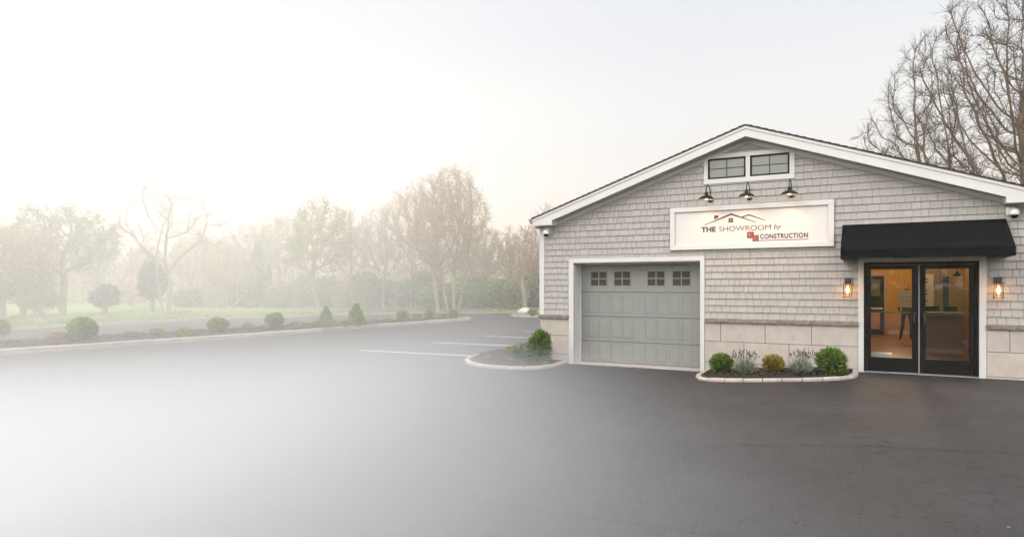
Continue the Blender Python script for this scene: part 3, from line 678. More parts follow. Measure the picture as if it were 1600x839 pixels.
# ------------------------------------------------------------------ things inside
def T(mb, name, m, parent, **k):
    """Part built in world coordinates, parented to a thing."""
    o = mb.build(name, m, parent=parent, **k); o.matrix_parent_inverse = inv_of(parent); return o
def light(name, typ, loc, e, c, parent, **k):
    l = bpy.data.lights.new(name, typ); l.energy = e; l.color = c
    for a, v in k.items(): setattr(l, a, v)
    o = bpy.data.objects.new(name, l); col.objects.link(o); o.location = loc; o.parent = parent; o.matrix_parent_inverse = inv_of(parent); return o
for i, (x, y, e) in enumerate(((.3, 19.0, 22), (.6, 24.5, 110), (1.7, 21.9, 26))):
    lab = ('round ceiling light just inside the entrance doors', 'round ceiling light at the back of the showroom near the yellow wall', 'round ceiling light over the wooden counter inside the showroom')[i]
    c = thing('ceiling_light', lab, 'ceiling light', (x, y, 2.9), 'ceiling lights inside the showroom')
    T(MB().lathe([(.0, 2.9), (.17, 2.899), (.17, 2.86), (.15, 2.855)], (x, y, 0)), 'rim', 'black_metal', c); T(MB().lathe([(.15, 2.857), (.09, 2.835), (0, 2.83)], (x, y, 0)), 'diffuser', 'ceiling_glow', c, smooth=True)
    light('lamp_light', 'POINT', (x, y, 2.7), e, (1, .70, .42), c, shadow_soft_size=.15)
# picture above a black cabinet seen through the left leaf
o = thing('framed_print', 'dark framed olive landscape print behind the left door leaf', 'picture', (.0, YI - .02, 1.6))
T(B(-.62, .27, YI - .045, YI - .013, 1.30, 2.0), 'frame', 'black_paint', o); T(B(-.56, .21, YI - .05, YI - .0452, 1.36, 1.94), 'print', 'olive_print', o)
o = thing('cabinet', 'black low cabinet under the olive print inside the showroom', 'cabinet', (0, YI - .3, 0))
T(B(-.55, .25, YI - .5, YI - .05, .08, .9), 'body', 'black_paint', o); T(B(-.58, .28, YI - .53, YI - .04, .9, .94), 'top', 'white_board', o); T(B(-.5, -.16, YI - .51, YI - .501, .2, .8), 'door', 'tan_wood', o); T(B(-.12, .2, YI - .51, YI - .501, .2, .8), 'door', 'tan_wood', o)
o = thing('plan_board', 'white board with a drawn plan hanging from wires behind the left door leaf', 'board', (.9, 23.3, 0))
T(B(.63, 1.12, 23.28, 23.3, 1.06, 1.56), 'panel', 'white_board', o)
q = MB()
for (a, b_, c_, d_) in ((.78, .98, 1.22, 1.235), (.78, .98, 1.37, 1.385), (.78, .792, 1.235, 1.37), (.968, .98, 1.235, 1.37), (.84, .93, 1.27, 1.28), (.70, .708, 1.22, 1.38), (1.04, 1.048, 1.22, 1.36)): q.box(a, b_, 23.27, 23.279, c_, d_)
T(q, 'drawing', 'grey_metal', o)
for u_ in (.68, 1.07): T(MB().tube([Vector((u_, 23.29, 1.55)), Vector((u_, 23.29, 2.9))], [.004, .004], 5), 'wire', 'grey_metal', o)
o = thing('tall_cabinet', 'tall white display cabinet with dark marks behind the right door leaf', 'cabinet', (1.35, 23.1, 0))
T(B(1.17, 1.55, 23.05, 23.395, 0.0, 2.05), 'body', 'white_board', o)
for zz in (1.9, 1.8, 1.55, 1.45, 1.25): T(B(1.2, 1.4, 23.038, 23.049, zz, zz + .03), 'trim', 'black_paint', o)
o = thing('interior_door', 'grey inner door with a narrow blue panel behind the counter', 'door', (1.75, 23.39, 0))
T(B(1.58, 2.0, 23.36, 23.398, 0, 2.04), 'slab', 'grey_wall', o); T(B(1.80, 1.95, 23.345, 23.359, 1.1, 1.98), 'panel', 'blue_panel', o)
for px_, zz_, lb_ in ((1.5, 1.75, 'left of the two black pendant lamps over the wooden counter inside'), (1.85, 1.95, 'right of the two black pendant lamps over the wooden counter inside')):
    o = thing('pendant_lamp', lb_, 'lamp', (px_, 20.2, zz_), 'pendant lamps over the inside counter')
    T(MB().tube([Vector((px_, 20.2, zz_ + .1)), Vector((px_, 20.2, 2.9))], [.006, .006], 5), 'cord', 'black_metal', o); T(MB().lathe([(.02, zz_ + .13), (.03, zz_ + .1), (.11, zz_), (.105, zz_), (.0, zz_ + .09)], (px_, 20.2, 0), 16), 'shade', 'black_metal', o, smooth=True)
def stool(lab, x, y):
    s = thing('bar_stool', lab, 'stool', (x, y, 0), 'black stools inside the showroom')
    bevel(T(B(x - .17, x + .17, y - .17, y + .17, .74, .79), 'seat', 'black_paint', s), .015)
    bevel(T(B(x - .16, x + .16, y + .14, y + .165, .86, 1.16), 'backrest', 'black_paint', s), .01)
    for a in (-1, 1):
        for c in (-1, 1): T(MB().tube([Vector((x + a * .19, y + c * .19, 0)), Vector((x + a * .15, y + c * .15, .75))], [.012, .012], 6), 'leg', 'black_metal', s)
stool('black bar stool at the left end behind the wooden counter', 1.38, 20.8); stool('black bar stool at the right end behind the wooden counter', 1.78, 20.8)
o = thing('doormat_box', 'low pale storage box on the floor just inside the left door leaf', 'box', (.1, 15.7, 0))
bevel(T(B(-.06, .32, 15.5, 15.8, .002, .30), 'body', 'white_board', o), .01); T(B(-.07, .33, 15.49, 15.81, .30, .33), 'lid', 'plastic_white', o)
# person walking inside (one skinned body)
def person():
    p = thing('person', 'small figure in dark trousers and green top walking across the wooden floor inside', 'person', (.92, 24.3, 0))
    me = bpy.data.meshes.new('body'); j = [(0, 0, .92), (0, 0, 1.15), (0, 0, 1.38), (0, 0, 1.50), (0, 0, 1.60), (-.02, -.02, 1.70),
        (-.18, 0, 1.40), (-.23, .03, 1.13), (-.2, -.07, .88), (.18, 0, 1.40), (.24, -.05, 1.13), (.2, -.16, .92),
        (-.08, 0, .90), (-.11, -.05, .50), (-.17, .04, .08), (-.2, -.1, .03), (.08, 0, .90), (.13, -.03, .5), (.11, .08, .09), (.13, -.05, .03)]
    e = [(0, 1), (1, 2), (2, 3), (3, 4), (4, 5), (2, 6), (6, 7), (7, 8), (2, 9), (9, 10), (10, 11), (0, 12), (12, 13), (13, 14), (14, 15), (0, 16), (16, 17), (17, 18), (18, 19)]
    r = [.14, .13, .15, .055, .085, .09, .065, .045, .035, .065, .045, .035, .10, .07, .045, .035, .10, .07, .045, .035]
    me.from_pydata(j, e, []); ob = bpy.data.objects.new('body', me); col.objects.link(ob)
    sk = ob.modifiers.new('skin', 'SKIN')
    for i, v in enumerate(me.skin_vertices[0].data): v.radius = (r[i], r[i] * .8); v.use_root = i == 0
    ob.modifiers.new('sub', 'SUBSURF').levels = 1
    dg = bpy.context.evaluated_depsgraph_get(); m2 = bpy.data.meshes.new_from_object(ob.evaluated_get(dg)); bpy.data.objects.remove(ob)
    for k in ('cloth_green', 'cloth_dark', 'skin', 'hair'): m2.materials.append(M[k])
    for f in m2.polygons:
        c = f.center; f.use_smooth = True
        f.material_index = 1 if c.z < .95 and abs(c.x) < .34 and not (c.z > .82 and abs(c.x) > .17) else (2 if (c.z > 1.5 or (c.z < .95 and c.z > .8)) else 0)
        if c.z > 1.66 or (c.z > 1.55 and c.y > .02): f.material_index = 3
    b_ = bpy.data.objects.new('body', m2); col.objects.link(b_); b_.parent = p
person()
# ------------------------------------------------------------------ sign
sg = thing('showroom_sign', 'wide white framed sign board with brown roof logo reading THE SHOWROOM by CONSTRUCTION', 'sign', (-2.37, Y0, 2.5))
bevel(T(B(-4.0, -.74, Y0 - .045, Y0 - .001, 2.54, 3.42), 'board', 'sign_white', sg), .003)
q = MB(); X0, X1, Z0, Z1, t_ = -4.04, -.70, 2.505, 3.455, .105
q.box(X0, X1, Y0 - .085, Y0 - .0, Z0, Z0 + t_); q.box(X0, X1, Y0 - .085, Y0, Z1 - t_, Z1); q.box(X0, X0 + t_, Y0 - .085, Y0, Z0 + t_, Z1 - t_); q.box(X1 - t_, X1, Y0 - .085, Y0, Z0 + t_, Z1 - t_)
bevel(T(q, 'frame', 'sign_white', sg), .006)
def text(body, x0, x1, z, h, m, name, bold=0.0, shear=0, y=Y0 - .046, space=1.0):
    cu = bpy.data.curves.new(name, 'FONT'); cu.body = body; cu.size = 1; cu.extrude = .004; cu.shear = shear; cu.space_character = space
    o = bpy.data.objects.new(name, cu); col.objects.link(o); dg = bpy.context.evaluated_depsgraph_get()
    me = bpy.data.meshes.new_from_object(o.evaluated_get(dg)); xs = [v.co.x for v in me.vertices]; ys = [v.co.y for v in me.vertices if True]
    cap = .729; sz = h / cap; wid = max(xs) - min(xs); cu.size = sz; cu.offset = bold; bpy.context.view_layer.update()
    dg = bpy.context.evaluated_depsgraph_get(); me = bpy.data.meshes.new_from_object(o.evaluated_get(dg)); bpy.data.objects.remove(o)
    xs = [v.co.x for v in me.vertices]; k = (x1 - x0) / (max(xs) - min(xs)); mn = min(xs)
    for v in me.vertices:
        a = v.co.copy(); v.co = ((a.x - mn) * k + x0, y - a.z, a.y + z)
    me.materials.clear(); me.materials.append(M[m]); ob = bpy.data.objects.new(name, me); col.objects.link(ob); ob.parent = sg; ob.matrix_parent_inverse = inv_of(sg); return ob
text('THE', -3.352, -3.04, 2.897, .108, 'letter_brown', 'lettering', .006)
text('SHOWROOM', -2.966, -1.905, 2.893, .112, 'letter_brown', 'lettering', -.0012, space=1.0)
text('by', -1.85, -1.69, 2.905, .105, 'letter_brown', 'lettering', -.001, shear=.28)
text('CONSTRUCTION', -2.116, -1.187, 2.706, .10, 'letter_black', 'lettering', .0028, space=1.12)
q = MB(); yl0, yl1 = Y0 - .052, Y0 - .0452
q.prism([(-3.30, 3.045), (-3.27, 3.045), (-2.71, 3.243), (-2.206, 3.058), (-2.2, 3.068), (-2.715, 3.278)], yl0, yl1)
q.prism([(-3.073, 3.16), (-2.985, 3.195), (-2.985, 3.247), (-3.073, 3.247)], yl0 + .001, yl1)
q.prism([(-2.51, 3.165), (-2.345, 3.21), (-2.02, 3.092), (-2.016, 3.102), (-2.345, 3.24), (-2.535, 3.182)], yl0 + .0015, yl1)
for a in (-2.768, -2.716):
    for c in (3.082, 3.132): q.box(a, a + .042, yl0, yl1, c, c + .040)
T(q, 'roof_logo', 'letter_brown', sg)
T(B(-2.15, -1.188, yl0, yl1, 2.664, 2.674), 'underline', 'logo_red', sg)
q = MB(); q.box(-2.385, -2.245, yl0, yl1, 2.728, 2.862); q.box(-2.272, -2.15, yl0 - .003, yl1, 2.66, 2.788); T(q, 'logo_square', 'logo_red', sg)
text('E', -2.35, -2.29, 2.755, .075, 'logo_pale', 'lettering', .0, y=yl0 - .003); text('C', -2.245, -2.175, 2.685, .075, 'logo_pale', 'lettering', .0, y=yl0 - .006)
# ------------------------------------------------------------------ gooseneck lamps
def gooseneck(x, lab, proto=None):
    g = thing('gooseneck_lamp', lab, 'lamp', (x, Y0, 3.6), 'gooseneck lamps over the sign')
    ys = Y0 - .43
    T(MB().lathe([(0, -.03), (.055, -.028), (.06, -.012), (.06, 0)], (x, Y0 - .02, 3.60), 16, 'Y'), 'wall_plate', 'bronze_metal', g, smooth=True)
    pts = []
    for k in range(13):
        a = math.pi * k / 12; cx = (Y0 - .05 + ys) / 2; rr_ = (Y0 - .05 - ys) / 2
        pts.append(Vector((x, cx + math.cos(a) * rr_, 3.76 + math.sin(a) * .13)))
    pts = [Vector((x, Y0 - .02, 3.60)), Vector((x, Y0 - .045, 3.66))] + pts + [Vector((x, ys, 3.70))]
    T(MB().tube(pts, [.010] * len(pts), 8), 'arm', 'bronze_metal', g, smooth=True)
    T(MB().lathe([(.016, 3.72), (.024, 3.715), (.034, 3.69), (.04, 3.645), (.075, 3.635), (.12, 3.615), (.155, 3.583), (.17, 3.553), (.165, 3.553), (.15, 3.58), (.115, 3.61), (.07, 3.628), (.0, 3.63)], (x, ys, 0), 28), 'shade', 'bronze_metal', g, smooth=True)
    T(MB().lathe([(.163, 3.554), (.148, 3.578), (.11, 3.606), (.06, 3.624), (0, 3.626)][::-1], (x, ys, 0), 24), 'reflector', 'shade_inside', g, smooth=True)
    T(MB().lathe([(.0, 3.555), (.022, 3.56), (.032, 3.58), (.025, 3.61), (0, 3.62)], (x, ys, 0), 14), 'bulb', 'bulb_warm', g, smooth=True)
    light('lamp_light', 'SPOT', (x, ys, 3.545), 26, (1, .50, .22), g, spot_size=R(140), spot_blend=.8, shadow_soft_size=.05)
    return g
for x, lb in ((-3.16, 'dark gooseneck barn lamp over the roof logo end of the sign, leftmost'), (-2.335, 'dark gooseneck barn lamp over the middle of the sign below the window mullion'), (-1.504, 'dark gooseneck barn lamp over the plain right end of the sign')):
    gooseneck(x, lb)
# ------------------------------------------------------------------ wall lanterns
def lantern(x, lab):
    g = thing('wall_lantern', lab, 'lantern', (x, Y0, 1.48), 'amber lanterns beside the entrance')
    bevel(T(B(x - .055, x + .055, Y0 - .11, Y0 - .02, 1.745, 1.86), 'bracket', 'black_metal', g), .004)
    y0, y1, z0, z1, a = Y0 - .20, Y0 - .06, 1.48, 1.765, .065
    f = MB(); t_ = .009
    for sx_ in (-1, 1):
        for yy in (y0, y1): f.box(x + sx_ * a - t_ / 2, x + sx_ * a + t_ / 2, yy - t_ / 2, yy + t_ / 2, z0, z1)
        for zz in (z0, z1): f.box(x + sx_ * a - t_ / 2, x + sx_ * a + t_ / 2, y0 + t_ / 2, y1 - t_ / 2, zz - t_ / 2, zz + t_ / 2)
    for yy in (y0, y1):
        for zz in (z0, z1): f.box(x - a + t_ / 2, x + a - t_ / 2, yy - t_ / 2, yy + t_ / 2, zz - t_ / 2, zz + t_ / 2)
    f.box(x - a, x + a, y0, y1, z1 - .006, z1 + .003)
    T(f, 'cage', 'black_metal', g)
    T(MB().lathe([(.04, z0 + .02), (.04, z1 - .02)], (x, (y0 + y1) / 2, 0), 20), 'glass', 'lantern_glass', g, smooth=True)
    T(MB().lathe([(0, 1.56), (.018, 1.567), (.026, 1.60), (.026, 1.65), (.016, 1.685), (.01, 1.70), (0, 1.70)], (x, (y0 + y1) / 2, 0), 14), 'bulb', 'bulb_amber', g, smooth=True)
    light('lamp_light', 'POINT', (x, (y0 + y1) / 2, 1.62), 9, (1, .46, .20), g, shadow_soft_size=.04)
lantern(-.455, 'small black box lantern glowing amber to the left of the entrance doors'); lantern(2.0, 'black caged lantern glowing amber to the right of the entrance doors')
# ------------------------------------------------------------------ security cameras
def camera_(x, lab, s):
    g = thing('security_camera', lab, 'camera', (x, Y0, 3.0), 'white dome cameras under the eaves')
    bevel(T(B(x - .075, x + .045, Y0 - .055, Y0 - .022, 2.99, 3.13), 'mount', 'plastic_white', g), .008)
    T(MB().tube([Vector((x, Y0 - .03, 3.09)), Vector((x + s * .02, Y0 - .1, 3.10)), Vector((x + s * .03, Y0 - .14, 3.06))], [.03, .03, .03], 10), 'arm', 'plastic_white', g, smooth=True)
    T(MB().lathe([(0, 3.10), (.04, 3.095), (.068, 3.07), (.078, 3.03), (.078, 2.985), (.07, 2.98), (.06, 2.98)], (x + s * .03, Y0 - .14, 0), 22), 'housing', 'plastic_white', g, smooth=True)
    T(MB().lathe([(.062, 2.982), (.055, 2.95), (.035, 2.925), (0, 2.915)], (x + s * .03, Y0 - .14, 0), 20), 'lens', 'black_paint', g, smooth=True)
camera_(-7.08, 'white dome security camera under the left eave above the shingles', -1); camera_(2.2, 'white dome security camera right of the black awning', 1)
# ------------------------------------------------------------------ awning
aw = thing('entrance_awning', 'plain black fabric awning sloping out over the glass entrance doors', 'awning', (.79, Y0, 2.2))
AX0, AX1, ZT, ZF, ZB, YA = -.545, 2.12, 2.93, 2.375, 2.22, 14.0
v = []; f = []; NXa, NYa = 40, 8
for i in range(NXa + 1):
    for j in range(NYa + 1):
        u, w_ = i / NXa, j / NYa; x = AX0 + (AX1 - AX0) * u
        sag = -.010 * math.sin(math.pi * w_) * abs(math.sin(math.pi * u * 3))
        v.append((x, Y0 - .025 + (YA - Y0 + .025) * w_, ZT + (ZF - ZT) * w_ + sag))
for i in range(NXa):
    for j in range(NYa): f.append((i * (NYa + 1) + j, i * (NYa + 1) + j + 1, (i + 1) * (NYa + 1) + j + 1, (i + 1) * (NYa + 1) + j))
q = MB(); q.v, q.f = v, f; T(q, 'canopy', 'fabric_black', aw, smooth=True).modifiers.new('s', 'SOLIDIFY').thickness = .004
q = MB()
q.add([(AX0, Y0 - .025, ZT), (AX0, YA, ZF), (AX0, YA, ZB), (AX0, Y0 - .025, ZB)], [(0, 1, 2, 3)]); T(q, 'side_panel', 'fabric_black', aw).modifiers.new('s', 'SOLIDIFY').thickness = .004
q = MB(); q.add([(AX1, Y0 - .025, ZT), (AX1, YA, ZF), (AX1, YA, ZB), (AX1, Y0 - .025, ZB)], [(3, 2, 1, 0)])
T(q, 'side_panel', 'fabric_black', aw).modifiers.new('s', 'SOLIDIFY').thickness = .004
q = MB().add([(AX0, YA - .002, ZB), (AX1, YA - .002, ZB), (AX1, YA - .002, ZF), (AX0, YA - .002, ZF)], [(0, 1, 2, 3)])
T(q, 'valance', 'fabric_black', aw).modifiers.new('s', 'SOLIDIFY').thickness = .004
q = MB()
for x in (AX0 + .02, .35, 1.2, AX1 - .02):
    q.tube([Vector((x, Y0 - .03, ZT - .03)), Vector((x, YA + .02, ZF - .03)), Vector((x, YA + .02, ZB + .02)), Vector((x, Y0 - .03, ZB + .02))], [.012] * 4, 6)
for (yy, zz) in ((YA + .02, ZF - .03), (YA + .02, ZB + .02)): q.tube([Vector((AX0 + .02, yy, zz)), Vector((AX1 - .02, yy, zz))], [.012] * 2, 6)
T(q, 'frame', 'black_metal', aw)
for x in (.25, 1.06):
    q = MB(); q.box(x - .006, x + .006, YA - .006, YA - .003, ZB, ZF - .01); q.tube([Vector((x, Y0 - .03, ZT + .002)), Vector((x, YA, ZF + .003))], [.005, .005], 5)
    T(q, 'seam', 'fabric_black', aw)
# ------------------------------------------------------------------ plants
def rvec(r): 
    while True:
        v = Vector((r.uniform(-1, 1), r.uniform(-1, 1), r.uniform(-1, 1)))
        if .05 < v.length < 1: return v.normalized()
def blade(mb, p, d, l, w, r):
    s = d.cross(rvec(r)); s = s.normalized() if s.length > 1e-4 else Vector((1, 0, 0)); s = s * w
    mb.add([p - s * .6, p + s * .6, p + d * l * .55 + s, p + d * l, p + d * l * .55 - s], [(0, 1, 2, 3, 4)])
def bush_mesh(kind, seed, n=2600, w=1.0, h=1.0, l=.1, lw=.022):
    """Unit-ish shrub: base at origin, width about w, height h."""
    r = random.Random(seed); mb = MB()
    lob = [(rvec(r), r.uniform(.0, .22)) for _ in range(9)]
    for _ in range(n):
        d = rvec(r); rad = r.random() ** .33
        bump_ = 1 + sum(a * max(0, d.dot(q)) ** 6 for q, a in lob) - .08
        c = Vector((d.x * w / 2, d.y * w / 2, d.z * h / 2)) * rad * bump_
        if kind == 'cone': 
            c.z = (r.random() ** 1.15) * h - h / 2; zz_ = c.z / h + .5; k = (1 - zz_ ** 1.7) ** .75 * (1 if zz_ > .15 else .8 + zz_ * 1.3) * (1 + .13 * math.sin(zz_ * 17 + seed)) + .06
            a = r.uniform(0, 6.28); q = r.random() ** .4 * (1 + .2 * math.sin(a * 3 + seed + zz_ * 4)); c.x, c.y = math.cos(a) * w / 2 * k * q, math.sin(a) * w / 2 * k * q
        p = c + Vector((0, 0, h / 2 + .01))
        if p.z < .02: p.z = r.uniform(.02, .1) * h
        o = Vector((d.x, d.y, d.z * .6 + (.7 if kind != 'round' else .35))) + rvec(r) * .75
        blade(mb, p, o.normalized(), l * r.uniform(.6, 1.3), lw * r.uniform(.7, 1.2), r)
    return mb
def bush(name, lab, x, y, z, kind, m, seed, w, h, n, l, lw, group, cat='bush', stems=True):
    o = thing(name, lab, cat, (x, y, z), group, rz=seed * 1.7)
    bush_mesh(kind, seed, n, w, h, l, lw).build('foliage', m, o)
    if stems:
        s = MB(); r = random.Random(seed)
        for k in range(6):
            a = k * 1.05; s.tube([Vector((math.cos(a) * .02, math.sin(a) * .02, -.03)), Vector((math.cos(a) * w * .12, math.sin(a) * w * .12, h * .3)), Vector((math.cos(a) * w * .26, math.sin(a) * w * .26, h * .65))], [.012, .009, .004], 4)
        s.build('stem', 'bark', o)
    return o
def lavender(lab, x, y, z, w, h, seed, group, n=700, spikes=60, name='lavender'):
    o = thing(name, lab, 'lavender', (x, y, z), group); r = random.Random(seed); mb = MB()
    for _ in range(n):
        a, e = r.uniform(0, 6.28), r.random() ** .7; b0 = Vector((math.cos(a), math.sin(a), 0)) * w * .16 * r.random()
        tip = Vector((math.cos(a) * w / 2 * e, math.sin(a) * w / 2 * e, h * .72 * (1 - .45 * e * e) * r.uniform(.7, 1.05)))
        u = r.uniform(0, .75); p = b0.lerp(tip, u); d = (tip - b0).normalized() + rvec(r) * .35
        blade(mb, p, d.normalized(), h * .2 * r.uniform(.6, 1.3), .006 * (w / .5), r)
    mb.build('foliage', 'leaf_grey', o)
    s, hd = MB(), MB()
    for _ in range(spikes):
        a, e = r.uniform(0, 6.28), r.random() ** .6; p = Vector((math.cos(a) * w * .3 * e, math.sin(a) * w * .3 * e, h * .4)); t2 = Vector((math.cos(a) * w * .5 * e, math.sin(a) * w * .5 * e, h * r.uniform(.78, 1.05)))
        s.tube([p, t2], [.0022, .0018], 3, cap=False)
        for _k in range(4):
            blade(hd, t2 - Vector((0, 0, r.uniform(0, .05))), (Vector((0, 0, 1)) + rvec(r) * .6).normalized(), .026, .007, r)
    if spikes: s.build('stem', 'leaf_grey', o); hd.build('flower_spike', 'seed_head', o)
    return o
g2 = 'planting in the bed between garage and entrance'
zb = lambda x: gz(x) + .10
bush('boxwood', 'bright green clipped boxwood at the garage end of the bed between garage and entrance', -2.74, 13.99, zb(-2.8), 'spiky', 'leaf_box', 3, .37, .34, 4200, .085, .011, g2)
lavender('grey lavender clump beside the bright green boxwood next to the garage door', -2.22, 13.72, zb(-2.3) - .02, .52, .46, 4, g2, 1500, 70)
bush('golden_spirea', 'golden yellow spirea in the middle of the bed between garage and entrance', -1.73, 14.05, zb(-1.8), 'spiky', 'leaf_gold', 5, .31, .29, 2200, .085, .009, g2)
lavender('grey lavender clump between the golden spirea and the dark green shrub by the entrance', -1.21, 13.75, zb(-1.2) - .02, .50, .46, 6, g2, 1500, 70)
bush('yew_shrub', 'dense green spiky shrub at the entrance end of the bed between garage and entrance', -.70, 13.98, zb(-.7) - .02, 'spiky', 'leaf_box', 7, .39, .42, 3400, .12, .013, g2)
g1 = 'planting in the bed at the building corner'
bush('conifer_shrub', 'upright pointed green shrub against the stone corner of the building', -6.90, 14.05, LOT + .06, 'spiky', 'leaf_box', 8, .36, .68, 3000, .17, .016, g1)
bush('golden_spirea', 'small yellow shrub at the back of the corner bed behind the grey-green plant', -7.94, 14.6, LOT + .07, 'spiky', 'leaf_gold', 9, .36, .30, 1500, .06, .012, g1)
bush('blue_juniper', 'low pale blue-green mound between the yellow shrub and the upright one in the corner bed', -7.36, 13.98, LOT + .08, 'spiky', 'leaf_grey', 10, .50, .40, 2600, .08, .010, g1)
bush('blue_juniper', 'second blue-green mound tucked behind the upright shrub in the corner bed', -7.42, 14.5, LOT + .08, 'spiky', 'leaf_grey', 12, .4, .42, 1500, .08, .010, g1)
bush('yellow_sprig', 'tiny yellow-green sprig alone near the tip of the corner bed', -8.45, 14.25, LOT + .06, 'spiky', 'leaf_gold', 11, .2, .1, 160, .05, .008, g1, stems=False)
# island planting: (px, base y, width px, height px, type, label)
gi = 'shrubs planted along the long island'
protos = {}
ISL = [
 (3, 527, 26, 30, 'box', 'green shrub cut by the left edge of the photo on the long island'),
 (50, 537, 28, 10, 'lav', 'low grey mound left of the first yellow shrub on the long island'),
 (93, 536, 35, 18, 'rose', 'orange-yellow shrub just left of the largest round bush on the long island'),
 (131, 534, 45, 42, 'box', 'largest round green bush on the long island'),
 (204, 528, 26, 12, 'gold', 'yellow shrub, first of three right of the largest round bush'),
 (248, 526, 25, 14, 'gold2', 'yellow-green shrub, second of three right of the largest round bush'),
 (290, 525, 27, 14, 'gold', 'yellow shrub, third of three right of the largest round bush'),
 (340, 519, 34, 25, 'box', 'wide round green bush between two yellow shrubs on the long island'),
 (386, 517, 21, 13, 'gold', 'yellow shrub between the wide round bush and the taller green one'),
 (430, 514, 30, 28, 'box', 'tall round green bush left of the grey mound in mid island'),
 (463, 513, 27, 12, 'lav', 'grey mound right of the tall round green bush in mid island'),
 (495, 511, 19, 11, 'gold', 'bright yellow shrub in front of the small cone shaped tree'),
 (518, 512, 26, 13, 'lav', 'grey mound between two bright yellow shrubs in mid island'),
 (541, 511, 19, 11, 'gold', 'bright yellow shrub at the foot of the taller cone shaped shrub'),
 (557, 508, 27, 34, 'cone', 'tallest cone shaped green shrub on the long island'),
 (509, 506, 22, 28, 'cone', 'cone shaped green shrub behind the grey mound in mid island'),
 (585, 507, 24, 10, 'lav', 'grey mound right of the tallest cone shaped shrub'),
 (608, 504, 15, 8, 'gold', 'small yellow shrub left of the row of round bushes at the island end'),
 (628, 502, 19, 19, 'box', 'first round green bush of the three at the island end'),
 (651, 501, 16, 12, 'rose', 'pale pinkish shrub between the first two round bushes at the island end'),
 (672, 499, 18, 16, 'box', 'middle round green bush of the three at the island end'),
 (691, 498, 15, 9, 'rose', 'low pinkish shrub left of the last round bush at the island end'),
 (708, 498, 15, 16, 'box', 'last round green bush at the far tip of the long island'),
 (832, 494, 16, 12, 'box', 'low green bush on the small far island beside the building corner'),
]
spec = {'box': ('boxwood', 'round', 'leaf_box_pale', 2400, .085, .028), 'gold': ('golden_spirea', 'spiky', 'leaf_gold', 900, .11, .03), 'gold2': ('golden_spirea', 'spiky', 'leaf_gold', 900, .11, .03),
        'rose': ('rose_spirea', 'spiky', 'leaf_rose', 900, .11, .03), 'cone': ('dwarf_conifer', 'cone', 'leaf_green', 2200, .12, .03), 'lav': ('lavender', 'spiky', 'leaf_grey', 900, .13, .018)}
c_, s_ = math.cos(PSI), math.sin(PSI)
for i, (px, py, w, h, ty, lab) in enumerate(ISL):
    zg = LOT + .17
    x, y = at(px, py, zg); f = y * c_ - x * s_; W_, H_2 = w / FPX * f * .9, h / FPX * f * .92
    nm, kd, mt, n, l, lw = spec[ty]
    key = (ty, i % 2)
    if key not in protos: protos[key] = bush_mesh(kd, 40 + i, n, 1, 1, l, lw)
    first = key not in globals().setdefault('pm', {})
    o = thing(nm, lab, 'bush', (x, y, zg), gi, rz=i * 1.3, scale=(W_, W_, H_2))
    if first: fo = protos[key].build('foliage', mt, o); pm[key] = fo.data
    else: fo = bpy.data.objects.new('foliage', pm[key]); col.objects.link(fo); fo.parent = o
# rock
r = random.Random(4); bm = bmesh.new(); bmesh.ops.create_icosphere(bm, subdivisions=3, radius=1)
for v in bm.verts:
    k = 1 + .12 * math.sin(v.co.x * 3 + 1) * math.cos(v.co.y * 4) + r.uniform(-.03, .03); v.co = Vector((v.co.x * .45, v.co.y * .35, v.co.z * .26)) * k
me = bpy.data.meshes.new('rock'); bm.to_mesh(me); bm.free(); me.materials.append(M['rock'])
x, y = at(820, 492, LOT + .1); o = bpy.data.objects.new('boulder', me); col.objects.link(o); o.location = (x, y, LOT + .28); tag(o, 'pale boulder on the small far island left of a green bush', 'rock')
